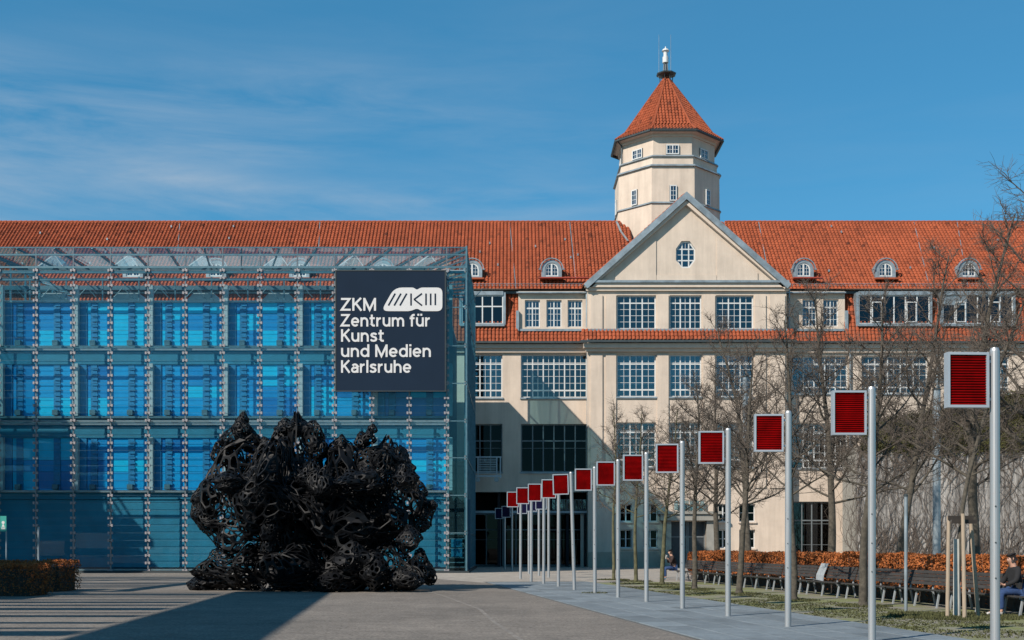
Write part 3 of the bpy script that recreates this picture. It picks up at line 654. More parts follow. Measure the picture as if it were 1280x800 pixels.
for i in range(8):
    ang = PI/4*(i+1) ; nx_, ny_ = math.cos(ang), math.sin(ang); ux, uy = -ny_, nx_
    segs = [(4.40, ZB), (3.55, ZB+.70), (0.06, ZA)]
    t = MB()
    for (r0, z0), (r1, z1) in zip(segs, segs[1:]):
        w0 = 2*r0*math.tan(PI/8); w1 = 2*r1*math.tan(PI/8)
        O = (TC[0]+nx_*r0-ux*w0/2, TC[1]+ny_*r0-uy*w0/2, z0)
        tiles(t, O, (ux*w0, uy*w0, 0), (nx_*(r1-r0), ny_*(r1-r0), z1-z0), wfun=lambda q, w0=w0, w1=w1: ((w0-(w0+(w1-w0)*q))/2, w0-(w0-(w0+(w1-w0)*q))/2), seed=40+i, colw=.26)
        a0 = ang+PI/8; k = 1/math.cos(PI/8)
        hips.tube((TC[0]+math.cos(a0)*r0*k, TC[1]+math.sin(a0)*r0*k, z0+.04), (TC[0]+math.cos(a0)*r1*k, TC[1]+math.sin(a0)*r1*k, z1+.04), .12, .1, 6)
    t.build('roof_tiles', M['tile'], tow, kind='stuff')
hips.t = [random.uniform(.25, .6) for _ in hips.f]; hips.build('hip_tiles', M['tile'], tow)
for i in range(8):
    ang = PI/4*(i+1); nx_, ny_ = math.cos(ang), math.sin(ang)
    if ny_ > .3: continue
    rz = ang + PI/2
    for ap, z0, z1, w, cl_ in ((3.73, Zt(192), Zt(180), 1.02, 2), (4.11, Zt(252), Zt(232.5), .56, 1)):
        sh = MB(); x, y = TC[0]+nx_*(ap+.03), TC[1]+ny_*(ap+.03)
        bx = MB(); bx.box(-w/2-.02, w/2+.02, -.04, .0, 0, z1-z0); rec = inst('recess_shade', bx.mesh('recess_shade', M['room']), (x, y, z0), tow, rz)  # flat dark plate on the wall, recess shade put into its colour
        window(tow, -w/2, w/2, z0, z1, 0, cl_, 2 if cl_ == 2 else 2, 3 if cl_ == 1 else 2, None, inner=False, fw=.08, rz=rz, loc=(TC[0]+nx_*(ap+.16), TC[1]+ny_*(ap+.16), z0))
dp = MB(); a = oct_ring(4.3)[4]; b = oct_ring(3.87)[4]; dp.tube((*a, Zt(163)), (*b, Zt(170)), .06); dp.tube((*b, Zt(170)), (*b, Zt(193)), .06); dp.build('downpipe', M['darkzinc'], tow)
pf = MB(); pf.lathe((TC[0], TC[1], ZA-.05), [(.12, 0), (.82, .17), (.86, .26), (.2, .28)], 8, PI/8)
for i in range(8): a = PI/8+PI/4*i; pf.tube((TC[0]+.6*math.cos(a), TC[1]+.6*math.sin(a), ZA+.1), (TC[0]+.5*math.cos(a), TC[1]+.5*math.sin(a), ZA-.9), .025, n=4)
pf.build('beacon_platform', M['darkzinc'], tow)
bc = MB(); zz = EYE+(682-79)*96.9/F; bc.lathe((TC[0]-.06, TC[1], zz), [(.16, 0), (.25, .02), (.25, .5), (.17, .55), (.17, .85), (.2, .95), (.31, 1.0), (.24, 1.14), (.06, 1.24), (.04, 1.38)], 12); bc.build('beacon', M['white'], tow, smooth=False)
sp = MB()
for i in range(4): a = PI/4+PI/2*i; sp.tube((TC[0]-.06+.28*math.cos(a), TC[1]+.28*math.sin(a), ZA+.2), (TC[0]-.06+.16*math.cos(a), TC[1]+.16*math.sin(a), zz+.05), .035, n=5)
sp.tube((TC[0]-.06, TC[1], ZA+.2), (TC[0]-.06, TC[1], zz), .1, n=6); sp.build('beacon_stand', M['greyframe'], tow)
for px_ in (823.5, 838.3):
    an = MB(); x = fx(px_, 96.9); an.tube((x, 96.8, ZA-.1), (x, 96.8, EYE+(682-44)*96.9/F), .025, .014, 5); an.build('antenna', M['zinc'], tow)
# ------------------------------------------------------------------ glass cube
YC = 68.0; YI = 69.35
cube = empty('glass_cube_building', (fx(280, YC), 76, 0), 'blue glass cube building with an outer screen of bolted glass strips', 'building')
mulls = [44.5 + 46.7*i for i in range(-2, 12)]      # px of the rods
ZT = fz(308, YC); Xl, Xr = fx(-27, YC), fx(583, YC)
ztop = fz(338, YC); zlow = fz(713, YC)
rowh = (ztop - zlow) / 40
# glass strips
strips = []
for i, (a, b) in enumerate(zip(mulls[1:], mulls[2:])):
    for r in range(40): strips.append((a, b, r))
bw = fx(mulls[3], YC) - fx(mulls[2], YC)
st = MB(); st.box(-bw/2+.02, bw/2-.02, -.008, .008, .006, rowh-.012); stm = st.mesh('glass_strip', M['g_front'])
ed = MB()
vis = [s for s in strips if not (s[0] > 415 and s[2] > 24)]
far = [s for s in vis if (s[2] <= 3 or s[0] < 0 or (230 < s[0] < 500 and s[2] < 17))]
near = [s for s in vis if s not in far]
near = sorted(near, key=lambda s: (-s[2] % 7, s[0]))[:300]
nset = set(near); rest = MB()
for s in strips:
    xc = (fx(s[0], YC)+fx(s[1], YC))/2; z = zlow + s[2]*rowh
    if s in nset:
        o = inst('glass_strip', stm, (xc, YC, z), cube); o.rotation_euler = (random.uniform(-.012, .02), 0, random.uniform(-.004, .004))
    else: 
        k = random.uniform(-.006, .006); v0 = len(rest.v); rest.box(xc-bw/2+.02, xc+bw/2-.02, YC-.008, YC+.008, z+.006, z+rowh-.006)
        rest.v[v0:] = [(x, y+(zz-z)*k*2, zz) for x, y, zz in rest.v[v0:]]
rest.build('glass_strips', M['g_front'], cube, kind='stuff')
for (a, b) in zip(mulls[1:], mulls[2:]):        # horizontal edge clips: a thin steel edge under every strip
    e = MB()
    for r in range(41):
        z = zlow + r*rowh; e.box(fx(a, YC)+.02, fx(b, YC)-.02, YC-.004, YC+.015, z-.004, z+.005)
    e.build('strip_edges', M['steel'], cube, kind='stuff')
for m_ in mulls[1:]:
    x = fx(m_, YC); q = MB(); q.box(x-.035, x+.035, YC+.04, YC+.14, zlow-.1, fz(309, YC)); o = q.build('glazing_rod', M['bolt'], cube)
    bq = MB()
    for r in range(41):
        z = zlow + r*rowh
        for s in (-1, 1): bq.box(x+s*.10-.05, x+s*.10+.05, YC-.05, YC+.05, z-.075, z+.075)
        bq.box(x-.10, x+.10, YC-.03, YC+.06, z-.025, z+.025)
    bq.build('bolt_plates', M['bolt'], o, kind='stuff')
    # inner truss post
    t = MB(); t.box(x-.02, x+.10, YI-.35, YI-.22, zlow, fz(338, YC)); 
    
# corner strips, big panes
for (a, b, nm) in ((558.5, 582.5, 1), (-26, -3.5, 0)):
    ys = [338, 384, 432, 479, 526, 572, 619, 666, 712]
    for t0, t1 in zip(ys, ys[1:]):
        g_ = MB(); g_.box(fx(a, YC), fx(b, YC), YC-.01, YC+.01, fz(t1, YC)+.02, fz(t0, YC)-.02); g_.build('corner_pane', M['g_side'], cube)
        f_ = MB(); f_.box(fx(a, YC), fx(b, YC), YC+.02, YC+.1, fz(t0, YC)-.03, fz(t0, YC)+.03)
        for xx in (a+.5, b-.5): f_.box(fx(xx, YC)-.06, fx(xx, YC)+.06, YC-.04, YC+.03, fz(t0, YC)-.12, fz(t0, YC)-.04); f_.box(fx(xx, YC)-.06, fx(xx, YC)+.06, YC-.04, YC+.03, fz(t0, YC)+.04, fz(t0, YC)+.12)
        f_.build('corner_rail', M['rodsteel'], cube)
# side glass walls (large sheets of panes) and steel frame
for X, s in ((Xr, 1), (Xl, -1)):
    for k in range(7):
        for (t0, t1) in ((308, 384), (384, 479), (479, 572), (572, 666), (666, 712)):
            g_ = MB(); y0 = YC + k*2.2; g_.box(X-.01, X+.01, y0+.03, y0+2.17, fz(t1, YC)+.02, fz(t0, YC)-.02); g_.build('side_pane', M['g_side'], cube)
    f_ = MB()
    for k in range(8): y0 = YC + k*2.2; f_.box(X-.05, X+.05, y0-.04, y0+.04, zlow-.1, fz(308, YC))
    for t0 in (308, 384, 479, 572, 666, 712): f_.box(X-.04, X+.04, YC+.04, YC+15.4, fz(t0, YC)-.05, fz(t0, YC)+.05)
    f_.build('side_frame', M['steel'], cube)
# top band
fr = MB()
for py, hh, d in ((309, .05, .06), (318, .10, .1), (333.5, .10, .1), (339.5, .16, .14), (349, .13, .1)):
    z = fz(py, YC); fr.box(Xl, Xr, YC+.03, YC+.03+d, z-hh/2, z+hh/2)
fr.build('top_rail', M['steel'], cube)
fr = MB()
for py in (436, 526, 529.5, 614, 712.5):
    z = fz(py, YC); fr.box(Xl, fx(557, YC), YC+.16, YC+.26, z-.06, z+.06)
fr.build('middle_rail', M['rodsteel'], cube)
for (a, b) in zip([-27] + mulls[1:], mulls[1:] + [583]):
    g_ = MB(); g_.box(fx(a, YC)+.02, fx(b, YC)-.02, YC-.01, YC+.01, fz(332, YC), fz(319, YC)); g_.box(fx(a, YC)+.02, fx(b, YC)-.02, YC-.01, YC+.01, fz(317, YC), fz(309, YC)); g_.build('top_pane', M['g_top'], cube)
# sloping glass behind top edge: from the top edge back and down
YB = YC + 3.4; zb = fz(336, YB)
sl_ = MB(); xl2, xr2 = fx(35, YB), fx(530, YB)
n = 13
for i in range(n):
    t0, t1 = i/n, (i+1)/n
    a0, a1 = Xl+(Xr-Xl)*t0, Xl+(Xr-Xl)*t1; b0, b1 = xl2+(xr2-xl2)*t0, xl2+(xr2-xl2)*t1
    g_ = MB(); g_.quad((a0+.03, YC+.15, ZT-.05), (a1-.03, YC+.15, ZT-.05), (b1-.03, YB, zb), (b0+.03, YB, zb)); g_.build('sloping_roof_pane', M['g_top'], cube)
    sl_.bar((a0, YC+.15, ZT-.1), (b0, YB, zb-.05), .07, .12)
sl_.bar((Xr, YC+.15, ZT-.1), (xr2, YB, zb-.05), .1, .14); sl_.bar((xl2, YB, zb), (xr2, YB, zb), .14, .14)
sl_.build('roof_rafters', M['steel'], cube)
for X, x2 in ((Xr, xr2), (Xl, xl2)):
    g_ = MB(); g_.quad((X, YC+.2, ZT-.05), (X, YC+15, ZT-.05), (x2, YC+12, zb), (x2, YB, zb)); g_.build('sloping_side_pane', M['g_top'], cube)
    f_ = MB()
    for k in range(12): t0 = k/12; f_.bar((X, YC+.2+14.8*t0, ZT-.08), (x2, YB+(8.6)*t0, zb-.03), .05, .07)
    f_.build('side_rafters', M['steel'], cube)
# steel trusses between the skins
tr_ = MB()
for m_ in mulls[1:]:
    x = fx(m_, YC); tr_.tube((x, YC+.2, fz(334, YC)), (x, YI+2.5, fz(349, YC)), .04, n=5); tr_.tube((x, YI+1.0, fz(349, YC)), (x+1.0, YI+1.0, fz(372, YC)), .025, n=4); tr_.tube((x+2.1, YI+1.0, fz(349, YC)), (x+1.1, YI+1.0, fz(372, YC)), .025, n=4)
    tr_.box(x+1.0, x+1.08, YI+.6, YI+.68, fz(376, YC), fz(336, YC))
tr_.box(Xl, Xr-1.0, YI+1.0, YI+1.15, fz(351, YC), fz(346, YC)); tr_.build('roof_truss', M['steel'], cube)
# inner cube
il, ir = fx(-4, YI), fx(557, YI); zin = fz(375, YI)
body = MB(); body.box(il, ir, YI+.35, 83.5, 0, zin-.12); body.build('inner_block', M['tealdark'], cube)
cap = MB(); cap.box(il, ir, YI+.1, 83.6, zin-.12, zin); cap.build('inner_roof', M['concrete'], cube)
# low skylights on the inner roof
for k in range(6):
    xa = fx(50+93.4*k, YI+2); g_ = MB(); zc = fz(336, YI+2); w = 1.75
    p = [(xa, zc), (xa+w*.55, zc), (xa+w*.55+.5, zc), (xa+w*.62, fz(321, YI+2))]
    v = MB(); k0 = 0; y0, y1 = YI+1.6, YI+3.4
    v.quad((xa, y0, zc), (xa+w*.6, y0, fz(320.5, YI+2)), (xa+w*.6, y1, fz(320.5, YI+2)), (xa, y1, zc)); v.quad((xa+w*.6, y0, fz(320.5, YI+2)), (xa+w*.6+.55, y0, zc), (xa+w*.6+.55, y1, zc), (xa+w*.6, y1, fz(320.5, YI+2)))
    v.build('ridge_skylight', M['g_side'], cube)
    e = MB(); e.bar((xa, y0, zc+.02), (xa+w*.6, y0, fz(320.5, YI+2)+.02), .06, .07); e.bar((xa+w*.6, y0, fz(320.5, YI+2)), (xa+w*.6+.55, y0, zc), .04, .04); e.build('skylight_edge', M['white'], cube)
    v = MB(); v.prism([(xa-.3, zin+.02), (xa+2.2, zin+.02), (xa+1.6, zin+.75), (xa+.4, zin+.75)], YI+1.5, YI+3.5); v.build('roof_plant', M['concrete'], cube)
# slabs, columns, bands
floors = [(375, 433), (455, 520), (547, 613)]
bd = MB()
for a, b in ((433, 455), (520, 547), (613, 624)): bd.box(il, ir, YI+.12, YI+.36, fz(b, YI), fz(a, YI))
bd.build('floor_band', M['tealwall'], cube)
ld = MB()
for y in (434, 521.5, 528, 614): ld.box(il, ir, YI-.15, YI+.12, fz(y+1.6, YI), fz(y-1.2, YI))
ld.build('walkway', M['steel'], cube)
for i in range(-1, 6):
    px_ = 95.5 + 93.4*i
    if px_ < -5 : px_ = 2
    for a, b in floors:
        c_ = MB(); c_.box(fx(px_-3.8, YI), fx(px_+3.2, YI), YI-.2, YI+.1, fz(b, YI), fz(a-(0 if a > 400 else 18), YI)); c_.build('concrete_column', M['concrete'], cube)
gcol = MB()
for i in range(13):
    a = 0+46.7*i-2.5
    gcol.box(fx(a+24, YI), fx(a+30, YI), YI+.3, YI+.34, fz(712, YI), fz(624, YI))
gcol.build('ground_floor_fins', M['tealdark'], cube)
gw = MB()
for i in range(12):
    a = -2.2+46.7*i; gw.box(fx(a+.4, YI), fx(a+46, YI), YI+.2, YI+.28, .3, fz(624.5, YI))
gw.build('ground_floor_panels', M['tealwall'], cube)
# blue panes
bpm = {}
rs = random.Random(5)
for fi, (a, b) in enumerate(floors):
    for i in range(12):
        x0 = -2.2 + 46.7*i
        halves = [(x0+16, x0+20.8), (x0+29, x0+46.2)] if i % 2 == 0 else [(x0+1.5, x0+21.5), (x0+29, x0+46.2)]
        cuts = [a, a+(b-a)*rs.choice([.28, .42]), a+(b-a)*.64, b]
        mis = [rs.choices([0, 1, 2, 3], [4, 4, 2, 3])[0] for _ in range(4)]
        for (ha, hb) in halves:
            for ci, (c0, c1) in enumerate(zip(cuts, cuts[1:])):
                w, h = round(fx(hb, YI)-fx(ha, YI), 2), round(fz(c0, YI)-fz(c1, YI), 2); mi = mis[ci]; key = (w, h, mi)
                if key not in bpm:
                    q = MB(); q.box(-w/2+.01, w/2-.01, -.03, .03, .01, h-.01); bpm[key] = q.mesh('blue_pane', BL[mi])
                inst('blue_pane', bpm[key], ((fx(ha, YI)+fx(hb, YI))/2, YI+.26, fz(c1, YI)), cube)
        q = MB(); xm = x0+25; q.box(fx(xm-3.9, YI), fx(xm+3.9, YI), YI+.18, YI+.3, fz(b, YI), fz(a, YI))
        for r in range(int((b-a)/6.5)): q.box(fx(xm-2, YI), fx(xm+5, YI), YI+.12, YI+.18, fz(a+4+r*6.5+3, YI), fz(a+4+r*6.5, YI))
        q.build('dark_mullion', M['darkstrip'], cube)
        v = MB(); v.box(fx(xm-3.6, YI), fx(xm+3.2, YI), YI-.12, YI+.14, fz(b-1, YI), fz(b-7.5, YI)); v.build('vent_box', M['steel'], cube)
        q = MB(); q.box(fx(x0+(7 if i % 2 == 0 else .2), YI), fx(halves[0][0]-.2, YI), YI+.16, YI+.3, fz(b, YI), fz(a, YI)); q.build('blind_strip', M['darkstrip'], cube)
bs = MB(); bs.box(Xl-.1, Xr+.15, YC-.25, YC+16, -.02, .12); bs.build('cube_plinth', M['basedark'], cube)
bs = MB(); bs.box(Xl, fx(557, YC), YC+.05, YC+.6, .13, fz(713, YC)-.02); bs.build('cube_base', M['basedark'], cube)
# machinery in the corner gap, and a dark block for the reflections
cg = MB(); xc = fx(571, YC+.8)
for z in np.arange(.3, fz(666, YC), .28): cg.box(xc-.42, xc+.42, YC+.6, YC+1.0, z, z+.05)
cg.tube((xc-.5, YC+.8, 0), (xc-.5, YC+.8, fz(340, YC)), .05); cg.tube((xc+.5, YC+.8, 0), (xc+.5, YC+.8, fz(340, YC)), .05); cg.build('corner_ladder', M['rodsteel'], cube)
cg = MB(); cg.box(xc-.5, xc+.45, YC+1.2, YC+2.5, 0, fz(575, YC)); cg.build('reflection_block', M['basedark'], cube)  # dark block standing for dark reflections low in the corner glass
for t0, t1 in ((674, 684), (686, 696)):
    cg = MB(); cg.box(xc-.33, xc+.33, YC+.55, YC+.6, fz(t1, YC), fz(t0, YC)); cg.build('glazed_box', M['tealwall'], cube)

# ------------------------------------------------------------------ banner
YBn = 67.7
bn = empty('banner', (fx(488, YBn), YBn, fz(489, YBn)), 'dark navy museum banner with white lettering hung on the glass cube', 'banner')
q = MB(); q.box(fx(419.5, YBn), fx(557, YBn), YBn, YBn+.1, fz(489, YBn), fz(338, YBn)); q.build('banner_cloth', M['navy'], bn)
q = MB()
for a, b, c, d in ((419, 420.4, 337.5, 489.5), (556, 557.6, 337.5, 489.5), (420.4, 556, 337.5, 338.9), (420.4, 556, 488.2, 489.5)): q.box(fx(a, YBn), fx(b, YBn), YBn-.02, YBn+.12, fz(d, YBn), fz(c, YBn))
q.build('banner_frame', M['basedark'], bn)
def _arc(cx, cy, rx, ry, a0, a1, n=12): return [(cx+rx*math.cos(R(a0+(a1-a0)*i/n)), cy+ry*math.sin(R(a0+(a1-a0)*i/n))) for i in range(n+1)]
_arch = lambda x0, x1: _arc((x0+x1)/2, .40, (x1-x0)/2, .262, 180, 0)+[(x1, 0)]
GL = {
 'Z': (.76, [[(.03, .92), (.66, .92), (.08, .08), (.75, .08)]]), 'K': (.72, [[(.09, 0), (.09, 1)], [(.66, 1.0), (.13, .45)], [(.27, .58), (.69, 0)]]),
 'M': (.97, [[(.09, 0), (.09, 1)], [(.10, .93), (.485, .08), (.87, .93)], [(.88, 0), (.88, 1)]]),
 'e': (.66, [_arc(.33, .365, .255, .295, 0, 318, 22), [(.09, .36), (.63, .36)]]), 'n': (.65, [[(.085, 0), (.085, .73)], _arch(.085, .56)]),
 't': (.44, [[(.18, .95), (.18, .22)]+_arc(.32, .22, .14, .145, 180, 270, 5)+[(.43, .078)], [(.0, .66), (.42, .66)]]),
 'r': (.42, [[(.085, 0), (.085, .73)], _arc(.36, .36, .275, .295, 180, 85, 7)]), 'u': (.65, [[(.565, 0), (.565, .73)], [(.09, .73)]+_arc(.3275, .33, .2375, .262, 180, 360)]),
 'm': (1.02, [[(.085, 0), (.085, .73)], _arch(.085, .51), _arch(.51, .935)]), 'f': (.42, [[(.19, 0), (.19, .78)]+_arc(.34, .78, .15, .15, 180, 90, 5)+[(.42, .93)], [(.01, .66), (.40, .66)]]),
 's': (.56, [[(.49, .55), (.43, .63), (.28, .66), (.14, .62), (.10, .53), (.16, .44), (.29, .385), (.43, .33), (.485, .21), (.43, .11), (.28, .07), (.13, .095), (.06, .19)]]),
 'd': (.70, [[(.61, 0), (.61, 1.02)], _arc(.345, .365, .265, .295, 0, 360, 24)]), 'i': (.17, [[(.085, 0), (.085, .73)], [(.085, .86), (.085, 1.02)]]),
 'a': (.60, [[(.51, 0), (.51, .48)]+_arc(.30, .48, .21, .185, 0, 150, 8), [(.51, .41), (.24, .40)]+_arc(.24, .235, .165, .165, 90, 270, 8)+[(.36, .08), (.51, .2)]]),
 'l': (.17, [[(.085, 0), (.085, 1.02)]]), 'h': (.65, [[(.085, 0), (.085, 1.02)], _arch(.085, .56)]), ' ': (.24, [])}
GL['\u00fc'] = (.65, GL['u'][1]+[[(.20, .86), (.20, 1.02)], [(.44, .86), (.44, 1.02)]])
def text(st, px0, px1, base, cap):
    x = 0; S_ = []
    for ch in st:
        w, sts = GL[ch]; S_ += [[(x+a, b) for a, b in l_] for l_ in sts]; x += w+.095
    W_ = x-.095; kx = (fx(px1, YBn)-fx(px0, YBn))/W_; kz = fz(base-cap, YBn)-fz(base, YBn); q = MB(); hw = .078
    for n_, l_ in enumerate(S_):
        P = [Vector(p) for p in l_]; N = len(P); Lf, Rt = [], []
        closed = (P[0]-P[-1]).length < 1e-4
        for i in range(N):
            a = P[i-1] if i else (P[-2] if closed else None); b = P[i+1] if i < N-1 else (P[1] if closed else None)
            d0 = (P[i]-a).normalized() if a is not None else None; d1 = (b-P[i]).normalized() if b is not None else None
            d0 = d0 or d1; d1 = d1 or d0; n0 = Vector((-d0.y, d0.x)); n1 = Vector((-d1.y, d1.x)); m_ = (n0+n1)
            m_ = m_.normalized() if m_.length > 1e-3 else n0; k_ = min(2.4, 1/max(.35, m_.dot(n0))); Lf.append(P[i]+m_*hw*k_); Rt.append(P[i]-m_*hw*k_)
        y0 = YBn-.02-.0006*(n_ % 7)
        for i in range(N-1):
            c = [Lf[i], Lf[i+1], Rt[i+1], Rt[i]]; k = len(q.v)
            for y in (y0, YBn-.002): q.v += [(fx(px0, YBn)+p.x*kx, y, fz(base, YBn)+p.y*kz) for p in c]
            q.f += [(k, k+1, k+2, k+3), (k, k+4, k+5, k+1), (k+3, k+2, k+6, k+7)]
    o = q.build('lettering', M['offwhite'], bn); fix_normals(o)
text('ZKM', 425.8, 470.3, 388.5, 16); text('Zentrum f\u00fcr', 425.8, 537.8, 408.2, 15.6); text('Kunst', 426.2, 480, 427.2, 15.6)
text('und Medien', 426.2, 538.8, 446.3, 15.6); text('Karlsruhe', 426.2, 514, 466, 15.6)
def rounded(poly, r, n=5):
    out = []
    for i, p in enumerate(poly):
        a = Vector(poly[i-1]); b = Vector(p); c = Vector(poly[(i+1) % len(poly)]); u = (a-b); v = (c-b); rr = min(r[i], u.length*.49, v.length*.49); u.normalize(); v.normalize()
        p0, p1 = b+u*rr, b+v*rr
        for k in range(n+1): t = k/n; out.append(tuple((1-t)**2*p0+2*t*(1-t)*b+t*t*p1))
    return out
lp = rounded([(476.5, 389), (493, 359.5), (517, 359.5), (521, 362.5), (526, 359.5), (553, 359.5), (553, 389), (527, 389), (521.5, 385.5), (513, 389), (500, 389)], [9, 10, 6, 2, 6, 7, 7, 6, 3, 6, 3])
q = MB(); q.prism([(fx(a, YBn), fz(b, YBn)) for a, b in reversed(lp)], YBn-.02, YBn-.001); o = q.build('logo_shape', M['offwhite'], bn); fix_normals(o)
q = MB(); 
def stroke(x0, y0, x1, y1, w=1.9):
    a = Vector((x0, y0)); b = Vector((x1, y1)); d = (b-a).normalized(); n_ = Vector((-d.y, d.x))*w/2
    if abs(y0-y1) > 1 and abs(x1-x0) > 3 and w > 1.95: n_ = Vector((w/2*1.1, 0))
    q.prism([(fx(p.x, YBn), fz(p.y, YBn)) for p in (a-n_, b-n_, b+n_, a+n_)], YBn-.032, YBn-.012)
for k in range(3): stroke(485.5+7.2*k, 382, 494+7.2*k, 367)
stroke(513.8, 367, 513.8, 382); stroke(527.5, 367, 517.5, 374.5); stroke(517.5, 374.2, 527.5, 382)
for k in range(3): stroke(532.5+5.8*k, 367, 532.5+5.8*k, 381.5)
o = q.build('logo_lines', M['navy'], bn); fix_normals(o)

# facade lift cage left of the entrance
YG = 84.5
cgd = empty('maintenance_cage', (fx(610, YG), YG, fz(600, YG)), 'grey metal maintenance cage hanging on the facade beside the glass cube', 'cage')
q = MB()
for x in (593, 597.5, 621, 625.5): q.box(fx(x, YG)-.04, fx(x, YG)+.04, YG, YG+.08, fz(598, YG), fz(571, YG))
q.box(fx(592, YG), fx(627, YG), YG-.01, YG+.09, fz(572, YG), fz(570.5, YG)); q.box(fx(592, YG), fx(627, YG), YG-.01, YG+.09, fz(596, YG), fz(594, YG)); q.build('cage_frame', M['alubox'], cgd)
for k in range(9):
    q = MB(); z = fz(574+k*2.2, YG); q.box(fx(598.5, YG), fx(620, YG), YG+.02, YG+.05, z-.03, z+.03); q.build('slat', M['rodsteel'], cgd)
for x in (597.5, 620.5):
    q = MB(); q.lathe((0, 0, 0), [(.02, -.1), (.17, -.1), (.17, .1), (.02, .1)], 10); q.v = [(fx(x, YG)+a, YG+.05+c, fz(599.5, YG)+b) for a, b, c in q.v]; q.build('wheel', M['rodsteel'], cgd)
q = MB(); q.box(fx(580, YG), fx(594, YG), YG+.02, YG+.06, fz(575, YG), fz(574, YG)); q.box(fx(605, YG), fx(606, YG), YG+.1, YW-.002, fz(575, YG), fz(573, YG)); q.build('bracket', M['rodsteel'], cgd)

# ------------------------------------------------------------------ black lattice sculpture
YS = 41.5
scu = empty('lattice_sculpture', (fx(395, YS), YS, 0), 'huge black filigree steel sculpture of perforated domes on the plaza', 'sculpture')
def shell(c, rad, sub, seed, kmin, kmax, lump=.22, thick=.05, fill=.35, warp=.35, taper=0.0):
    rn = random.Random(seed); bm = bmesh.new(); bmesh.ops.create_icosphere(bm, subdivisions=sub, radius=1)
    off = Vector((seed*3.7, seed*1.3, seed*.7)); el = .75/(2**(sub-1))
    for v in bm.verts:
        p = v.co.copy(); wv = Vector(noise.noise_vector(p*1.6+off))*warp + Vector(noise.noise_vector(p*5+off*2))*el*.8
        p = (p+wv).normalized(); l_ = 1+lump*noise.noise(p*1.5+off)*1.6+lump*.5*noise.noise(p*3.5+off); v.co = p*l_; tp = 1-taper*v.co.z; v.co.x *= tp; v.co.y *= tp; v.co.z *= 1+.25*taper*(v.co.z > 0)
    rot = Matrix.Rotation(rn.uniform(0, 6.28), 3, 'Z') @ Matrix.Rotation(rn.uniform(-.5, .5), 3, 'X')
    for v in bm.verts:
        d = rot @ v.co.normalized(); l1 = abs(d.x)+abs(d.y)+abs(d.z); v.co *= (1.36/l1)**.85
    bm.faces.ensure_lookup_table(); bm.verts.ensure_lookup_table()
    out = MB(); cen = [f.calc_center_median() for f in bm.faces]
    idx = {}
    def add(p):
        out.v.append((c[0]+p.x*rad[0], c[1]+p.y*rad[1], c[2]+p.z*rad[2])); return len(out.v)-1
    for v in bm.verts:
        # ordered faces round the vertex
        fs = []; l0 = v.link_loops[0]; l_ = l0
        while True:
            fs.append(l_.face.index); l_ = l_.link_loop_prev.link_loop_radial_next
            if l_ is l0 or len(fs) > 12: break
        n = len(fs)
        if n < 4: continue
        cc = sum((cen[f] for f in fs), Vector())/n; zz = c[2]+cc.z*rad[2]
        if zz < -.05: continue
        P = []
        for f in fs:
            if f not in idx: idx[f] = add(cen[f])
            P.append(idx[f])
        k = rn.uniform(kmin, kmax)
        if rn.random() < .06: k = .25
        H = []; push = rn.uniform(-.015, .0)
        for i in range(n):
            a = cen[fs[i]]; b = cen[fs[(i+1) % n]]; pr = cen[fs[i-1]]
            for t in ((a*.78+pr*.22), (a*.78+b*.22)): H.append(cc+(t-cc)*k)
        Hi = [add(h*(1+push)) for h in H]
        for i in range(n):
            out.f.append((P[i], Hi[2*i], Hi[2*i+1])); j = (i+1) % n
            out.f.append((P[i], Hi[2*i+1], Hi[(2*i+2) % (2*n)], P[j]))
        if rn.random() < fill and k > .5:      # inner ring and spokes
            k1, k2 = .62, .40; R1 = [add(cc+(h-cc)*k1) for h in H]; R2 = [add(cc+(h-cc)*k2) for h in H]
            m_ = 2*n
            for i in range(m_):
                j = (i+1) % m_; out.f.append((R1[i], R1[j], R2[j], R2[i]))
            for i in range(0, m_, rn.choice([2, 3, 4])):
                j = (i+1) % m_; mid = (H[i]+H[j])/2; a = add(H[i]*.7+mid*.3); b = add(H[j]*.7+mid*.3); d0 = add(cc+((H[i]*.7+mid*.3)-cc)*k1); e0 = add(cc+((H[j]*.7+mid*.3)-cc)*k1)
                out.f.append((a, b, e0, d0))
    bm.free()
    o = out.build('lattice_shell', M['black'], scu); md = o.modifiers.new('thickness', 'SOLIDIFY'); md.thickness = thick; md.offset = 0
    return o
sS = F/YS
def SP(px_, py, dy=0): return (fx(px_, YS), YS+dy, fz(py, YS))
big = [ # px, py, rx px, rz px, depth offset, ry m
 (303, 588, 40, 50, .2, 1.3), (290, 632, 46, 52, .3, 1.5), (345, 612, 50, 66, -.5, 1.6), (372, 582, 38, 58, .2, 1.2), (366, 640, 58, 62, .1, 1.8),
 (425, 632, 55, 62, .3, 1.6), (440, 590, 40, 42, .4, 1.2), (478, 590, 38, 40, .2, 1.1), (492, 632, 44, 50, .2, 1.4), (452, 660, 55, 45, -.2, 1.5),
 (308, 712, 46, 32, .1, 1.4), (372, 714, 60, 40, -.3, 1.6), (440, 716, 55, 34, -.6, 1.4), (492, 715, 40, 34, .0, 1.2), (420, 690, 50, 36, .6, 1.3), (340, 690, 36, 30, .8, 1.1)]
for i, (a, b, rx, rz_, dy, ry) in enumerate(big):
    c = SP(a, b, dy); shell(c, (rx/sS, ry, rz_/sS), 4 if i % 3 else 3, i+1,   .70, .96, .36, .03, .4 if i % 3 == 0 else 0, .8, .18 if b < 660 else 0)
    shell((c[0], c[1]+.15, c[2]), (rx/sS*.74, ry*.74, rz_/sS*.74), 3, i+60, .3, .8, .3, .05, .6, .6, .12) if (a, b) in ((366, 640), (425, 632), (372, 714), (440, 716), (452, 660), (345, 612)) else None
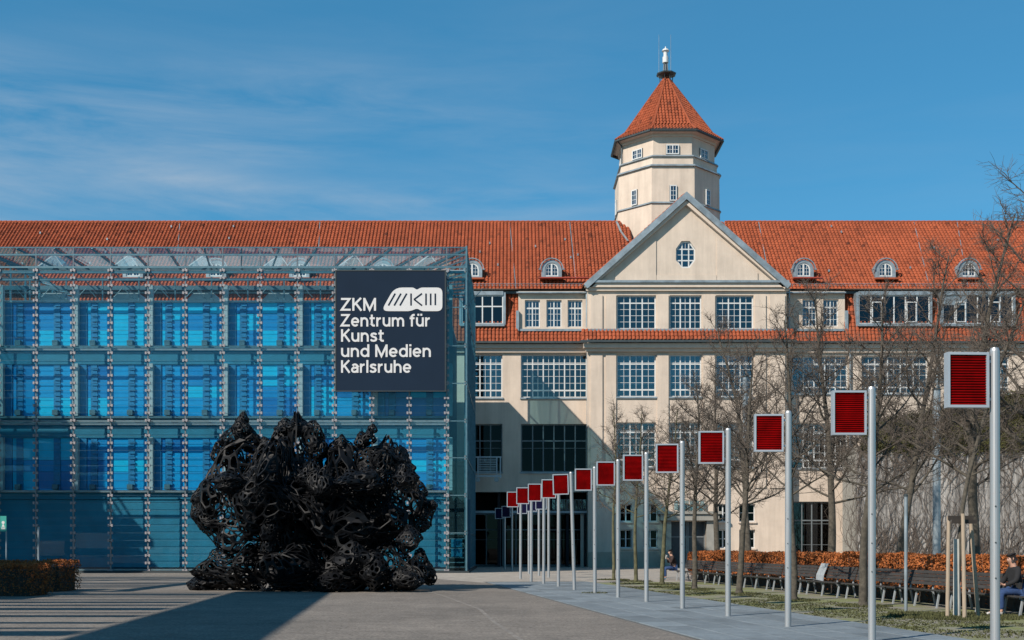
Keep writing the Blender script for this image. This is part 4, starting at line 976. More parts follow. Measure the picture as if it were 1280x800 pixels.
small = [(303, 524, 8, 10), (302, 536, 13, 14), (293, 548, 16, 16), (312, 552, 14, 15), (277, 566, 15, 16), (256, 622, 15, 18), (252, 640, 13, 16), (262, 655, 13, 14), (250, 731, 14, 12), (262, 724, 16, 14), (331, 562, 12, 14),
 (372, 535, 20, 12), (392, 545, 16, 18), (352, 552, 14, 24), (356, 536, 14, 12), (398, 560, 12, 16), (422, 565, 16, 14), (428, 556, 10, 12), (466, 537, 7, 8), (462, 548, 10, 10), (452, 553, 10, 9), (452, 545, 8, 7), (480, 572, 22, 14), (500, 583, 18, 16),
 (512, 600, 16, 18), (522, 612, 12, 14), (535, 634, 9, 9), (530, 643, 8, 10), (541, 631, 6, 6), (522, 655, 12, 14), (518, 674, 14, 16), (524, 700, 12, 14), (532, 715, 14, 14), (538, 722, 10, 12), (462, 605, 24, 16), (446, 606, 20, 14), (415, 610, 14, 18), (340, 600, 20, 20), (330, 625, 24, 20), (350, 660, 14, 22), (345, 685, 10, 12), (300, 606, 22, 14), (450, 700, 26, 20), (475, 712, 22, 20), (425, 725, 26, 16), (455, 696, 14, 14), (510, 722, 20, 16), (400, 600, 16, 22), (275, 725, 20, 16)]
for i, (a, b, rx, rz_) in enumerate(small):
    edge = 1.0 if (a > 290 and a < 520 and b > 590) else 0.0
    c = SP(a, b, -1.5*edge+random.uniform(-.2, .2)); shell(c, (rx/sS, rx/sS*1.1, rz_/sS), 2 if rx < 12 else 3, i+200, .5, .9, .3, .03, .2, .6, .22)
# ------------------------------------------------------------------ sign poles
def sign_proto(face, gap):
    root = empty('pole_sign', (0, 0, 0))
    q = MB(); q.lathe((0, 0, 0), [(.062, 0), (.062, 4.16), (.05, 4.2)], 16); q.build('pole', M['alu'], root, smooth=False)
    q = MB()
    for z in (1.15, 1.62, 2.1): q.tube((-.02, -.069, z), (-.02, -.058, z), .011, n=6)
    q.build('screw', M['darkzinc'], root)
    w, h, zc = .56, .73, 3.77; x1 = -.1; x0 = x1-w; z0 = zc-h/2; z1 = zc+h/2; t = .034
    q = MB(); q.box(x0, x1, -.06, .06, z0, z0+t).box(x0, x1, -.06, .06, z1-t, z1).box(x0, x0+t, -.06, .06, z0+t, z1-t).box(x1-t, x1, -.06, .06, z0+t, z1-t); q.box(x0+.003, x1-.003, .055, .062, z0+.003, z1-.003); q.build('sign_frame', M['alubox'], root)
    q = MB(); q.box(x0+t, x1-t, -.01, .0, z0+t, z1-t); bk = q.build('sign_back', gap, root)
    q = MB(); n = 19; ph_ = (h-2*t)/n
    for i in range(n):
        z = z0+t+i*ph_; q.quad((x0+t, -.012, z+ph_*.98), (x0+t, -.046, z+.010), (x1-t, -.046, z+.010), (x1-t, -.012, z+ph_*.98)); q.quad((x0+t, -.046, z+.010), (x0+t, -.04, z), (x1-t, -.04, z), (x1-t, -.046, z+.010))
    q.build('louvres', face, root, kind='stuff')
    q = MB()
    for z in (zc-.25, zc+.25): q.box(x1, -.04, -.02, .02, z-.02, z+.02)
    q.build('bracket', M['alubox'], root)
    return root
redp = [(1244, 396), (1090, 318), (985, 270), (910, 235), (853, 209), (808, 186.5), (772.6, 172.5), (743.6, 158), (718, 147.5), (698, 136), (679.6, 127), (664, 119.5), (650.6, 110.5)]
ordw = ['nearest', 'second nearest', 'third nearest', 'fourth nearest', 'fifth nearest', 'sixth nearest', 'seventh nearest', 'eighth nearest', 'fifth farthest', 'fourth farthest', 'third farthest', 'second farthest', 'farthest']
extra = ['cut by the lower right edge', 'left of the staked young tree', 'in front of the bench row', 'before the brown hedge end', 'right of the seated person', 'left of the bench row', 'among the bare trees', 'at the corner of the entrance', 'leaning slightly, by the entrance', 'before the dark entrance', 'before the dark entrance', 'in front of dark entrance glass', 'at the left end of the row']
base = sign_proto(M['red'], M['redgap'])
H = 4.2
for i, ((px_, h), w_, e_) in enumerate(zip(redp, ordw, extra)):
    o = base if i == 0 else copy_tree(base); Y = F*H/h; o.location = (fx(px_, Y), Y, .02)
    o.rotation_euler = (random.uniform(-.004, .004), random.uniform(-.004, .004) if i != 8 else -.03, random.uniform(-.06, .06))
    tag(o, f'{w_} grey pole with red louvred panel, {e_}', 'sign pole', 'grey poles with red panels in a row')
base = sign_proto(M['blue2'], M['blue2gap'])
for i, (px_, by) in enumerate([(685.8, 722), (673.6, 719.8), (661, 717.3), (640, 713.2), (631, 711.6)]):
    o = base if i == 0 else copy_tree(base); Y = F*EYE/(by-682); o.location = (fx(px_, Y), Y, .0)
    tag(o, f'{["nearest", "second", "third", "fourth", "farthest"][i]} of the poles with dark blue panels behind the red row near the entrance', 'sign pole', 'poles with dark blue panels')

# ------------------------------------------------------------------ trees
def tree_mesh(seed, height, r0, first, spread, limbs=11, dense=1.0, up=.55, pole=False):
    rn = random.Random(seed); tr_ = MB(); cr = MB()
    def wander(p, d, L, ra, rb, segs, mb, n, droop=0.0, w=.16):
        pts = [(p.copy(), ra)]
        for s in range(segs):
            d = (d+Vector((rn.gauss(0, w), rn.gauss(0, w), rn.gauss(0, w)*.6+droop))).normalized(); q = p+d*(L/segs); r1 = ra+(rb-ra)*(s+1)/segs
            mb.tube(p, q, ra+(rb-ra)*s/segs, r1, n, cap=False); p = q; pts.append((p.copy(), r1))
        return pts, d
    # trunk with root flare
    tr_.tube((0, 0, -.1), (0, 0, .12), r0*1.7, r0*1.25, 10, cap=False)
    trunk, d = wander(Vector((0, 0, .12)), Vector((0, 0, 1)), height*.93, r0*1.12, .02, 12, tr_, 10, 0, .035)
    def at(t):
        z = t*12; i = min(11, int(z)); a, ra = trunk[i]; b, rb = trunk[i+1]; f = z-i; return a.lerp(b, f), ra+(rb-ra)*f
    n1 = int(limbs*2.6*dense)
    for k in range(n1):
        t = first+(1-first)*((k+.3)/n1)**1.05; p, rt = at(min(.98, t)); a = k*2.4+rn.uniform(-.5, .5)
        frac = 1-(t-first)/(1-first); L = spread*(.28+.85*frac)*rn.uniform(.7, 1.15)
        d = Vector((math.cos(a), math.sin(a), rn.uniform(up*.4, up*1.5)+(.5*(1-frac)))).normalized()
        b1, _ = wander(p, d, L, min(rt*.5, r0*.33), .010, 6, tr_ if L > spread*.8 else cr, 5, .05)
        n2 = int(L*5.4*dense)+4
        for j in range(n2):
            u = .2+.8*(j+rn.random())/n2; ii = min(5, int(u*6)); q = b1[ii][0].lerp(b1[ii+1][0], u*6-ii if u*6-ii <= 1 else 1)
            dd = (d*.55+Vector((rn.gauss(0, .75), rn.gauss(0, .75), rn.gauss(.25, .45)))).normalized(); L2 = L*.42*rn.uniform(.45, 1.1)*(1.15-u*.6)
            b2, _ = wander(q, dd, L2, max(.008, b1[ii][1]*.5), .005, 3, cr, 4, .03, .22)
            for m_ in range(int(4+L2*5.5*dense)):
                u2 = .15+.85*rn.random(); i3 = min(2, int(u2*3)); q2 = b2[i3][0].lerp(b2[i3+1][0], min(1, u2*3-i3))
                d3 = (dd*.6+Vector((rn.gauss(0, .65), rn.gauss(0, .65), rn.gauss(.25, .5)))).normalized(); L3 = rn.uniform(.16, .5)*(.6+spread*.14)
                b3, _ = wander(q2, d3, L3, .0055, .0028, 2, cr, 3, .02, .3)
                if rn.random() < .6:
                    d4 = (d3+Vector((rn.gauss(0, .6), rn.gauss(0, .6), rn.gauss(.1, .5)))).normalized(); wander(b3[1][0], d4, L3*.6, .004, .0025, 1, cr, 3)
    return tr_, cr
def tree(loc, label, seed, height, r0, first, spread, bark='bark', group=None, **kw):
    o = empty('bare_tree', loc, label, 'tree', group); a, b = tree_mesh(seed, height, r0, first, spread, **kw)
    a.build('trunk', M[bark], o, local=True, smooth=True); b.build('crown', M['twig'], o, local=True); return o
row1 = [(767, 725, 8.4, .07, 1.8, 'bark2'), (795, 727, 8.0, .08, 1.9, 'bark2'), (827.5, 731, 7.6, .09, 2.1, 'bark2'), (868, 737, 8.0, .095, 2.1, 'bark'), (924, 742.5, 8.5, .1, 2.3, 'bark'), (992, 751, 8.6, .095, 2.3, 'bark'), (1079, 758, 8.4, .105, 2.3, 'bark')]
d1 = ['thin moss-stemmed tree nearest the entrance, leftmost of the front row', 'second tree from the left, with a yellow mossy stem before the low windows', 'bare tree just left of the seated person in brown', 'bare tree at the left end of the bench row', 'bare tree in front of the benches, between the fourth and third sign poles', 'bare tree beside the third nearest sign pole', 'bare tree right of the glazed door, by the second nearest sign pole']
for i, ((px_, by, h, r, s, bk), lb) in enumerate(zip(row1, d1)):
    Y = F*EYE/(by-682); tree((fx(px_, Y), Y, 0), lb, 100+i, h, r, .36, s, bk, 'young bare trees in the strip before the benches', limbs=9, dense=1.05, up=.6)
row2 = [(897, 10.5, .15, 3.0), (937, 13.0, .16, 3.4), (1038, 12.0, .15, 3.4), (1120, 12.2, .13, 3.2), (1218, 12.4, .15, 2.6), (1322, 13.2, .17, 3.6)]
d2 = ['tall bare tree behind the hedge by the portal', 'tall bare tree behind the hedge, right of the portal', 'large bare tree behind the hedge before the glazed door', 'bare tree behind the hedge before the ivy wall', 'tall slim bare tree rising above the roof near the right edge', 'large bare tree whose branches reach in at the right edge']
for i, ((px_, h, r, s), lb) in enumerate(zip(row2, d2)):
    Y = 18.2/((px_-640)/F+.14); tree((fx(px_, Y), Y, 0), lb, 300+i, h, r, .27, s, 'bark', 'older bare trees behind the hedge', limbs=11, dense=1.1, up=.75)
# young staked tree
Ys = F*EYE/(771-682); stx = fx(1196, Ys)
yt = tree((stx, Ys, 0), 'young staked tree with a whitewashed stem between the wooden stakes', 77, 7.6, .055, .42, 1.6, limbs=8, dense=.8, up=.8)
q = MB(); q.lathe((0, 0, 0), [(.085, 0), (.078, .8), (.072, 1.75)], 10); q.build('whitewash', M['whitebark'], yt, local=True)
st_ = empty('tree_stakes', (stx, Ys, 0), 'three pale wooden stakes with dark cross boards round the young tree', 'tree support')
for (a, b, c, d, y) in ((1177, 769, 1180.5, 646, -.35), (1189.5, 769, 1191.5, 643, -.75), (1218.5, 771, 1209.5, 646, -.2)):
    q = MB(); q.tube((fx(a, Ys)-stx, y, 0), (fx(c, Ys)-stx, y*.75, fz(d, Ys)), .045, .042, 10); q.build('stake', M['stake'], st_, local=True)
for z, y in ((2.22, -.32), (2.13, -.52)):
    q = MB(); q.bar((fx(1178.5, Ys)-stx, y, z), (fx(1212, Ys)-stx, y+.12, z), .04, .09); q.build('cross_board', M['darkwood'], st_, local=True)

# slim grey post, steel masts
def post(px_, by, top, r, label, cat='post', m='zinc', cap=True, name='steel_post', Y=None):
    Y = Y or F*EYE/(by-682); o = empty(name, (fx(px_, Y), Y, 0), label, cat); q = MB(); q.lathe((0, 0, 0), [(r, 0), (r, fz(top, Y)-.05)], 12); q.build('shaft', M[m], o, local=True)
    q = MB(); q.lathe((0, 0, fz(top, Y)-.05), [(r*1.25, 0), (r*1.25, .04), (r*.6, .06)], 12); q.build('cap', M['darkzinc'], o, local=True); return o
post(1132.3, 766, 618, .04, 'slim bare grey post standing on the grass in front of the benches')
m1 = post(1170.7, 0, 486, .165, 'thick grey steel lighting mast in front of the ivy wall', 'mast', Y=50, name='light_mast')
q = MB()
for s in (-1, 1): q.box(s*.28-.16, s*.28+.16, -.3, .0, fz(480, 50), fz(474, 50)); q.tube((0, 0, fz(487, 50)), (s*.28, -.1, fz(481, 50)), .03)
q.build('floodlight', M['greyframe'], m1, local=True)
post(931.5, 0, 470, .125, 'thick grey steel mast behind the hedge right of the portal', 'mast', Y=57, name='light_mast')
s1 = empty('small_sign', (fx(4.5, 52), 52, 0), 'small green and white notice on a thin post behind the left hedge', 'sign')
q = MB(); q.tube((.12, 0, 0), (.12, 0, fz(664, 52)), .03); q.build('post', M['zinc'], s1, local=True)
q = MB(); q.box(-.14, .14, -.04, -.02, fz(664.5, 52), fz(645, 52)); q.build('sign_plate', M['greenblue'], s1, local=True)
q = MB(); zc = fz(656, 52); q.box(-.09, .09, -.045, -.041, zc-.2, zc-.12); q.lathe((0, 0, 0), [(.01, -.002), (.07, -.002), (.07, .002), (.01, .002)], 10); 
q.v = [(a, b, c) for a, b, c in q.v[:8]] + [(a, -.044+c, zc+.1+b) for a, b, c in q.v[8:]]; q.prism([(-.07, zc-.09), (.07, zc-.09), (0, zc+.06)], -.045, -.041); q.build('pictogram', M['offwhite'], s1, local=True)
post(48.2, 0, 657, .045, 'short grey post with a small head behind the left hedge', Y=54)

# ------------------------------------------------------------------ hedges and ground plants
def leaves(mb, n, fn, size, seed, tonefn=None):
    rn = random.Random(seed)
    if mb.t is None: mb.t = []
    for _ in range(n):
        p = Vector(fn(rn)); s = size*rn.uniform(.6, 1.3); u = Vector((rn.gauss(0, 1), rn.gauss(0, 1), rn.gauss(0, 1))).normalized(); w = u.orthogonal().normalized(); w.rotate(Matrix.Rotation(rn.uniform(0, 6.28), 3, u)); v = u.cross(w)
        k = len(mb.v); c = p+u*s*.12
        mb.v += [tuple(p-w*s*.5), tuple(c+v*s*.3), tuple(p+w*s*.5), tuple(c-v*s*.3)]; mb.f.append((k, k+1, k+2, k+3)); mb.t.append(tonefn(rn, p) if tonefn else rn.random())
def hedge(name, label, base, rz, lx, ly, h, n, size, seed):
    o = empty(name, base, label, 'hedge', rz=rz)
    q = MB(); nx_ = 1; q.box(-lx/2+.15, lx/2-.15, .15, ly-.15, 0, h-.2); q.build('branches', M['darkwood'], o, local=True)  # solid dark core, added to block light through the leaves
    def fn(rn):
        f = rn.random(); x = rn.uniform(-lx/2, lx/2); y = rn.uniform(0, ly); z = (.40+(h-.40)*rn.random()**.8) if ly > 10 and rn.random() < .93 else h*rn.random()**.9; d = abs(rn.gauss(0, .09))  # long hedge thinned low down, dark core stands for shade under benches
        if f < .42: x = -lx/2+d
        elif f < .5: x = lx/2-d
        elif f < .82: z = h-d*.8
        elif f < .93: y = d
        else: y = ly-d
        b_ = .09*noise.noise(Vector((x*1.1+seed, y*1.1, z*1.5)))+.05*noise.noise(Vector((x*4+seed, y*4, z*4)))
        z = z+(b_*1.1 if z > h*.5 else 0); x += b_*(-1 if x < 0 else 1)
        return (x, y, z)
    m_ = MB(); leaves(m_, n, fn, size, seed, lambda rn, p: min(1, max(0, rn.betavariate(2.2, 2.2)+.35*noise.noise(p*1.3)))); m_.build('foliage', M['beech'], o, local=True, kind='stuff')
    t_ = MB(); rn = random.Random(seed)
    for _ in range(int(ly*lx*25)):
        x = rn.uniform(-lx/2, lx/2); y = rn.uniform(0, ly); t_.tube((x, y, 0), (x+rn.gauss(0, .08), y+rn.gauss(0, .08), h+rn.uniform(-.1, .06)), .006, .003, 3, cap=False)
    t_.build('stems', M['twig'], o, local=True); return o
HX = lambda Y: 15.3+.55-.14*Y
Yh0 = 19.0; hedge('beech_hedge', 'long clipped beech hedge with orange brown leaves behind the benches', (HX(Yh0)+.75, Yh0, 0), th, 1.1, 36.5, 1.33, 60000, .085, 4)
hedge('beech_hedge', 'low brown beech hedge block at the left edge of the plaza, nearer piece', (fx(20, 38), 36.5, 0), 0, 2.4, 1.6, 1.02, 9000, .07, 5)
hedge('beech_hedge', 'low brown beech hedge block running towards the glass cube on the left', (fx(62, 42), 40.0, 0), 0, 2.4, 1.8, 1.06, 9000, .07, 6)
bx_ = [o for o in bpy.data.objects if o.name.startswith('beech_hedge')]
# grass tufts
gm = MB(); gm.t = []
rn = random.Random(9)
def tuft_zone(cx, cy, r, n, hh=.07):
    for _ in range(n):
        a = rn.uniform(0, 6.28); q_ = r*math.sqrt(rn.random()); x = cx+q_*math.cos(a); y = cy+q_*math.sin(a); h = hh*rn.uniform(.4, 1.2); k = len(gm.v); dx, dy = rn.gauss(0, .012), rn.gauss(0, .012); lx = rn.gauss(0, .02)
        gm.v += [(x-dx, y-dy, .004), (x+dx, y+dy, .004), (x+lx, y+lx, h)]; gm.f.append((k, k+1, k+2)); gm.t.append(rn.random())
for px_, by, *_ in row1: Y = F*EYE/(by-682); tuft_zone(fx(px_, Y), Y, .75, 900)
tuft_zone(stx, Ys, 1.5, 5200); tuft_zone(fx(1132, 27.3), 27.3, .4, 500)
for px_, h in redp[7:8]: Y = F*H/h; tuft_zone(fx(px_, Y), Y, .45, 300)
for _ in range(10000):
    Y = rn.uniform(20, 50); x = LE(Y)+4.6+rn.uniform(0, 3.2)
    if noise.noise(Vector((x*.7, Y*.35, 3))) > -.05: tuft_zone(x, Y, .12, 3, .035)
gm.build('grass', M['grass'], kind='stuff')
for (cx_, cy_) in ((fx(8, 38), 36.3), (fx(68, 42), 39.8)): pass

# ------------------------------------------------------------------ benches
def bench_proto():
    r = empty('bench', (0, 0, 0)); L = 2.95
    for i in range(4):
        q = MB(); x = -.42+i*.115; q.box(x, x+.1, 0, L, .44-(.012*i), .475-(.012*i)); q.build('seat_slat', M['plank'], r, local=True)
    for i in range(4):
        q = MB(); z = .56+i*.098; x = .07+i*.028; q.v = [(x, 0, z), (x+.03, 0, z-.008), (x+.03, L, z-.008), (x, L, z), (x+.026, 0, z+.085), (x+.056, 0, z+.077), (x+.056, L, z+.077), (x+.026, L, z+.085)]
        q.f = [(0, 3, 2, 1), (4, 5, 6, 7), (0, 1, 5, 4), (1, 2, 6, 5), (2, 3, 7, 6), (3, 0, 4, 7)]; q.build('back_slat', M['plank'], r, local=True)
    for y in (.25, L/2-.05, L-.3):
        q = MB(); q.bar((-.38, y, 0), (-.30, y, .43), .05, .04); q.bar((.22, y, 0), (.13, y, .42), .05, .04); q.bar((-.38, y, .425), (.14, y, .39), .05, .035); q.bar((.13, y, .38), (.235, y, .93), .05, .03); q.build('leg_frame', M['leg'], r, local=True)
    return r
BX = lambda Y: 15.34-.14*Y
bb = bench_proto(); k = 0; Yb = 20.3
bl_ = ['bench under the seated person in black', 'bench behind the right wooden stake', 'bench behind the slim grey post', 'bench right of the second nearest sign pole', 'bench carrying the grey sheet', 'bench behind the third nearest sign pole', 'bench behind the front-row tree, left of the middle', 'bench behind the fourth sign pole', 'bench second from the far end', 'bench third from the far end', 'bench under the seated person in brown']
persons = []
for i in range(11):
    o = bb if i == 0 else copy_tree(bb); o.location = (BX(Yb), Yb, 0); o.rotation_euler = (0, 0, th); lab = {0: 'dark slatted bench at the right edge, nearest of the row', 10: 'farthest dark slatted bench, at the left end of the row'}.get(i, f'dark weathered slatted bench, number {i+1} from the right end of the row before the hedge')
    tag(o, {1: 'dark slatted bench with the person in black on it', 2: 'dark slatted bench behind the three tree stakes', 3: 'dark slatted bench behind the slim grey post', 4: 'dark slatted bench right of the second nearest sign pole', 5: 'dark slatted bench just right of the grey sheet', 6: 'dark slatted bench with the grey sheet over its back', 7: 'dark slatted bench left of the grey sheet, behind the bare tree', 8: 'dark slatted bench between the third and fourth nearest sign poles', 9: 'second farthest dark slatted bench of the row'}.get(i, lab), 'bench', 'dark slatted benches in a row before the hedge')
    Yb += 3.05*ca
def on_bench(Y, z=0, fwd=0): return (BX(Y)-fwd, Y, z)
Ysh = 15.34/((1026.5-640)/F+.14)
q = MB(); q.v = [(-.02, -.3, .42), (-.02, .3, .42), (.0, .3, .62), (.0, -.3, .62), (.17, .28, .99), (.17, -.28, .99), (-.4, -.27, .50), (-.4, .27, .50), (-.45, -.25, .3), (-.45, .25, .3)]
q.f = [(0, 1, 2, 3), (3, 2, 4, 5), (6, 7, 1, 0)]; o = q.build('grey_sheet', M['poster'], None, label='pale grey sheet draped over the bench left of the second nearest sign pole', cat='sheet'); o.location = (BX(Ysh)-.03, Ysh, .03); o.rotation_euler = (0, 0, th); md = o.modifiers.new('thickness', 'SOLIDIFY'); md.thickness = .012

# ------------------------------------------------------------------ people
def skinned(name, m, verts, edges, radii, parent, sub=2, kw=None):
    me = bpy.data.meshes.new(name); me.from_pydata(verts, edges, []); ob = bpy.data.objects.new(name, me); C.objects.link(ob)
    s = ob.modifiers.new('skin', 'SKIN'); s.use_smooth_shade = True; ss = ob.modifiers.new('sub', 'SUBSURF'); ss.levels = sub; ss.render_levels = sub
    sv = me.skin_vertices[0].data
    for i, r in enumerate(radii): sv[i].radius = (r, r) if not isinstance(r, tuple) else r
    sv[0].use_root = True
    bpy.context.view_layer.update(); me2 = bpy.data.meshes.new_from_object(ob.evaluated_get(bpy.context.evaluated_depsgraph_get()))
    bpy.data.objects.remove(ob); me2.materials.clear(); me2.materials.append(m); me2.name = name
    o = bpy.data.objects.new(name, me2); C.objects.link(o); o.parent = parent; return o
def sitter(loc, rz, label, top, trousers, shoes, hands, lean=0.0, head=(-.06, 0, 1.30)):
    r = empty('person', loc, label, 'person', rz=rz)
    V = [(0.0, 0, .56), (.04-lean*.3, 0, .78), (.03-lean, 0, 1.02), (.0-lean, 0, 1.14), (head[0]-lean, 0, head[2]-.07), (head[0]-lean-.005, 0, head[2]+.06), (head[0]-lean-.105, 0, head[2]-.02)]
    E = [(0, 1), (1, 2), (2, 3), (3, 4), (4, 5), (4, 6)]; Rr = [(.13, .16), (.12, .15), (.11, .17), .052, .082, .088, .012]
    def add(p, rr, par): V.append(p); Rr.append(rr); E.append((par, len(V)-1)); return len(V)-1
    legs = []; arms = []
    for s in (-1, 1):
        hp = add((-.03, s*.1, .55), .095, 0); kn = add((-.44, s*.13, .53), .065, hp); an = add((-.42, s*.13, .10), .042, kn); toe = add((-.6, s*.14, .045), .035, an); legs.append(((-.0, s*.09, .56), (-.44, s*.13, .535), (-.42, s*.13, .13)))
        sh = add((.02-lean, s*.19, 1.05), .058, 2); el = add((-.08-lean*1.1, s*.25, .80), .044, sh); hx, hy, hz = hands[0 if s < 0 else 1]; wr = add((hx, hy, hz), .028, el); arms.append(((.02-lean, s*.18, 1.05), (-.08-lean*1.1, s*.25, .80), (hx+.02, hy+s*.01, hz-.005)))
        pm = add((hx-.05, hy-s*.01, hz+.03), .03, wr)
        for k_ in range(4):
            a = add((hx-.095+.004*k_, hy-s*.01+(k_-1.5)*.018, hz+.055), .009, pm); add((hx-.12+.008*k_, hy-s*.03+(k_-1.5)*.018, hz+.075-.006*k_), .0075, a)
        add((hx-.06, hy-s*.05, hz+.05), .009, pm)
    skinned('body', M['skin'], V, E, Rr, r, 1)
    # jacket
    V = [(0.0, 0, .54), (.04-lean*.3, 0, .76), (.03-lean, 0, 1.0), (.0-lean, 0, 1.12)]; E = [(0, 1), (1, 2), (2, 3)]; Rr = [(.145, .18), (.135, .17), (.13, .185), .075]
    for a in arms:
        k_ = len(V); V += a; E += [(2, k_), (k_, k_+1), (k_+1, k_+2)]; Rr += [.078, .062, .045]
    skinned('jacket', top, V, E, Rr, r, 2)
    V = [(0.0, 0, .53)]; E = []; Rr = [(.15, .17)]
    for a in legs:
        k_ = len(V); V += a; E += [(0, k_), (k_, k_+1), (k_+1, k_+2)]; Rr += [.10, .082, .062]
    skinned('trousers', trousers, V, E, Rr, r, 2)
    for s in (-1, 1): skinned('shoe', shoes, [(-.40, s*.13, .07), (-.5, s*.135, .055), (-.64, s*.14, .04)], [(0, 1), (1, 2)], [(.05, .055), (.045, .05), (.04, .03)], r, 2)
    hx = head[0]-lean; skinned('hair', M['hair'], [(hx+.03, 0, head[2]+.03), (hx-.0, 0, head[2]+.105), (hx+.045, 0, head[2]-.03)], [(0, 1), (0, 2)], [.085, .075, .06], r, 2)
    for s in (-1, 1):
        q = MB(); q.lathe((hx-.082, s*.032, head[2]+.015), [(.004, -.01), (.011, 0), (.004, .01)], 6); q.build('eye', M['hair'], r, local=True)
        q = MB(); q.lathe((hx+.005, s*.087, head[2]), [(.006, -.03), (.016, 0), (.006, .03)], 6); q.build('ear', M['skin'], r, local=True)
    q = MB(); q.box(hx-.087, hx-.07, -.022, .022, head[2]-.052, head[2]-.046); q.build('mouth', mat('lips', (.3, .1, .08)), r, local=True)
    return r
Yp2 = 15.34/((1276-640)/F+.14)
sitter((BX(Yp2)-.12, Yp2, 0), th, 'person in a black top, blue jeans and pale shoes sitting at the right edge', M['blackcloth'], M['jeans'], M['shoe'], [(-.36, -.12, .70), (-.34, .1, .68)], .05)
Yp1 = 15.34/((845-640)/F+.14)
sitter((BX(Yp1)-.12, Yp1, 0), th, 'person in dark brown top and blue jeans sitting at the far end of the benches', M['browncloth'], M['jeans'], M['blueshoe'], [(-.27, -.05, .98), (-.27, .06, .96)], .1)
q = MB(); q.box(-.04, .04, -.06, .06, -.09, .09); o = q.build('paper_bag', M['paper'], None, label='small pale bag held by the person at the far end of the benches', cat='bag'); o.location = (BX(Yp1)-.12-.37, Yp1-.03, 1.07); o.rotation_euler = (0, .3, th)

# ------------------------------------------------------------------ ivy-grown concrete wall
YV = 80.0
iv = empty('concrete_wall', (fx(1190, YV), YV, 0), 'stained concrete wall grown over with bare vines, ivy sloping above it', 'wall')
x0, x1 = fx(1072, YV), fx(1440, YV); zt_ = fz(558, YV); pw = (x1-x0)/6
for r in range(3):
    for c in range(6):
        q = MB(); q.box(x0+c*pw+.012, x0+(c+1)*pw-.012, YV+random.uniform(-.012, .012), YV+.4, r*zt_/3+.012, (r+1)*zt_/3-.012); q.build('concrete_panel', M['wallconc'], iv)
q = MB(); q.box(x0+.1, x1, YV+.1, YV+4, 0, zt_); q.build('wall_core', M['stone'], iv)
vn = MB(); rn = random.Random(3)
for _ in range(520):
    x = x0+(x1-x0)*(rn.random()**1.35); z = rn.choice([0, 0, zt_]); dz = 1 if z == 0 else -1; p = Vector((x, YV-.06, z)); d = Vector((rn.gauss(0, .3), 0, dz)); r = rn.uniform(.012, .045); n_ = rn.randint(8, 24)
    for s in range(n_):
        d = (d+Vector((rn.gauss(0, .35), 0, dz*.12))).normalized(); q2 = p+d*rn.uniform(.2, .42); q2.y = YV-.06+rn.gauss(0, .02); q2.z = min(max(q2.z, 0), zt_+.3); r2 = r*.92; vn.tube(p, q2, r, r2, 4, cap=False); r = r2; p = q2
        if rn.random() < .5:
            e = p+Vector((rn.gauss(0, .35), -.02, rn.gauss(.1*dz, .3))); vn.tube(p, e, r*.5, .004, 3, cap=False)
vn.build('vine', M['vine'], iv, kind='stuff')
# sloping ivy mass
pr = [(1080, 531), (1130, 520), (1180, 507), (1230, 496), (1280, 487), (1440, 455)]
hill = MB(); k = 0
for (a, b) in pr: 
    z = fz(b, YV+3); hill.v += [(fx(a, YV), YV+.02, zt_-.02), (fx(a, YV+3), YV+3, z-.15), (fx(a, YV+3), YV+5, z-.15)]
for i in range(len(pr)-1): a = i*3; b = a+3; hill.f += [(a, b, b+1, a+1), (a+1, b+1, b+2, a+2)]
hill.build('ivy_bank', M['twig'], iv)
lv = MB()
def ivf(rn_):
    u = rn_.random(); a = 1076+u*364; i = 0
    while i < len(pr)-2 and a > pr[i+1][0]: i += 1
    t = min(1, max(0, (a-pr[i][0])/(pr[i+1][0]-pr[i][0]))); b = pr[i][1]+(pr[i+1][1]-pr[i][1])*t; s = rn_.random()**.9
    y = YV+3*s-.1; zt2 = fz(b, YV+3); z = zt_+(zt2-zt_)*s+rn_.gauss(0, .1)+.25*noise.noise(Vector((a*.05, s*4, 0))); 
    if rn_.random() < .25: y = YV-.1+rn_.gauss(0, .05); z = zt_+.3-abs(rn_.gauss(0, .35))
    return (fx(a, y), y, z)
leaves(lv, 42000, ivf, .17, 8, lambda rn_, p: min(1, max(0, rn_.random()*.7+.5*noise.noise(p*1.2)+.15))); lv.build('ivy', M['ivy'], iv, kind='stuff')

# ------------------------------------------------------------------ unseen slatted canopy, added to cast the striped shade (mirrors in the glass)
cn = empty('shade_canopy', (-32, 24, 0), 'unseen dark steel canopy with slatted roof, added to stripe the plaza with shade', 'canopy')
q = MB(); hC = 12.0

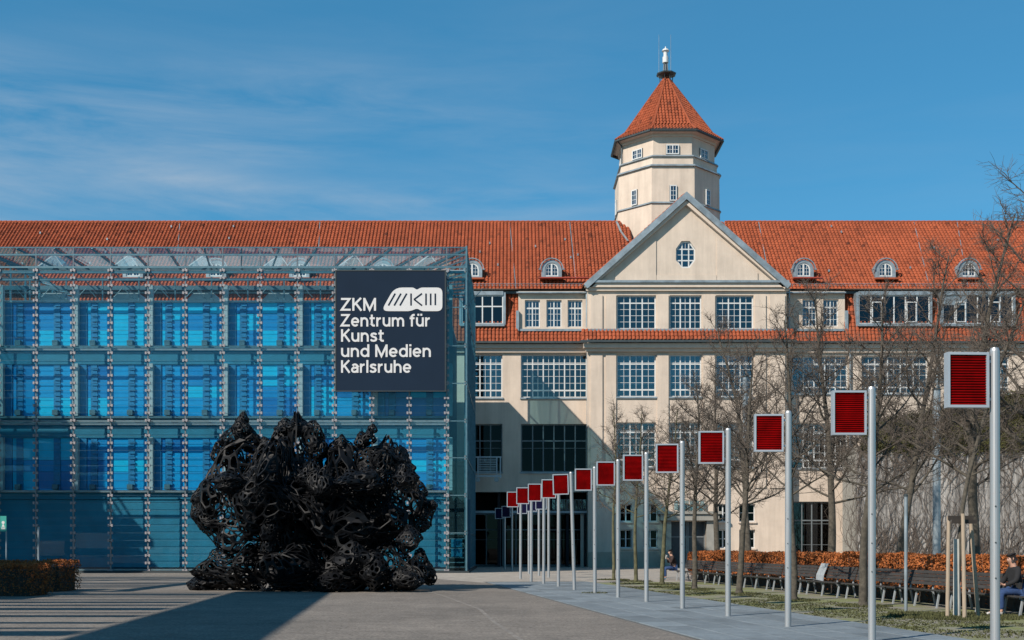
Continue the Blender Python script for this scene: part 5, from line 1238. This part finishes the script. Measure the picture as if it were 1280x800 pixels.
for z in (hC-.4, hC): q.v += [(-17.1, -8, z), (-14.0, -8, z), (-17.7, 29.5, z), (-20.7, 29.5, z)]
q.f = [(3, 2, 1, 0), (4, 5, 6, 7), (0, 1, 5, 4), (1, 2, 6, 5), (2, 3, 7, 6), (3, 0, 4, 7)]; q.build('edge_beam', M['offsteel'], cn)
for k in range(60):
    y = -6+k*.92+random.uniform(-.3, .3)
    if random.random() < .18: continue
    if y > 49: break
    xr = -17.4-.097*(y+8) if y < 29.5 else -24.5; q = MB(); w = .2+.45*random.random()**3 if k % 6 else .8; q.bar((-48, y+random.uniform(-.5, .5), hC-.24), (xr, y+random.uniform(-.12, .12), hC-.24), w*(.7+.5*random.random()), .12); q.build('slat', M['offsteel'], cn)
q = MB()
for x in (-47, -34): q.box(x, x+.4, -6, 49, hC-.8, hC-.31)
q.box(-24.8, -24.4, 29.6, 49, hC-.8, hC-.31); q.build('cross_beam', M['offsteel'], cn)
q = MB(); q.box(-31.5, -26, 23.3, 28.5, hC+.01, hC+.06); q.box(-30.5, -26.3, 28.6, 31.3, hC+.01, hC+.06); q.build('shade_panel', M['offsteel'], cn)  # solid panels added only to put the left hedges in shade
for x, y in ((-47, -4), (-47, 22), (-47, 47), (-24.6, 47.5), (-34, 22), (-18, -6), (-34, 47)):
    q = MB(); q.box(x-.25, x+.25, y-.25, y+.25, 0, hC-.81); q.build('column', M['offsteel'], cn)
# building across the street behind the camera, mirrored in the glass
bk = empty('office_building', (-60, -45, 0), 'grey office block with rows of windows across the plaza behind the viewer', 'building')
q = MB(); q.box(-95, -30, -60, -45, 0, 15); q.build('wall', M['blockgrey'], bk)
for f_ in range(4):
    q = MB(); q.box(-94, -31, -44.99, -44.9, 1.2+f_*3.6, 3.2+f_*3.6); q.build('window', M['g_dark'], bk)

# unseen open frame added left of the view, shaped to shade the glass cube
stt = empty('shade_tower', (-36, 59, 0), 'unseen open steel frame added to throw stepped shade on the glass cube', 'tower')
for z0, z1, xa, xb in ((16.4, 18.3, -52, -35.8), (12.9, 13.35, -52, -32.4), (11.4, 11.75, -52, -33.4), (10.2, 10.5, -52, -33.0), (14.6, 14.8, -52, -35.0), (9.0, 11.2, -33.6, -31.6), (8.7, 9.9, -33.2, -30.6), (11.8, 12.85, -34.2, -33.2)):
    q = MB(); q.box(xa, xb, 59, 60.4, z0, z1); q.build('shade_slab', M['offsteel'], stt)
for x in (-37.3, -35.3, -42, -48):
    q = MB(); q.box(x-.22, x+.22, 59.3, 59.8, 0, 18.3); q.build('column', M['offsteel'], stt)
for k in range(3):
    q = MB(); q.bar((-35.6+k*.5, 59.6, 16.4), (-32.9+k*.4, 59.6, 12.4), .12, .12); q.build('brace', M['offsteel'], stt)
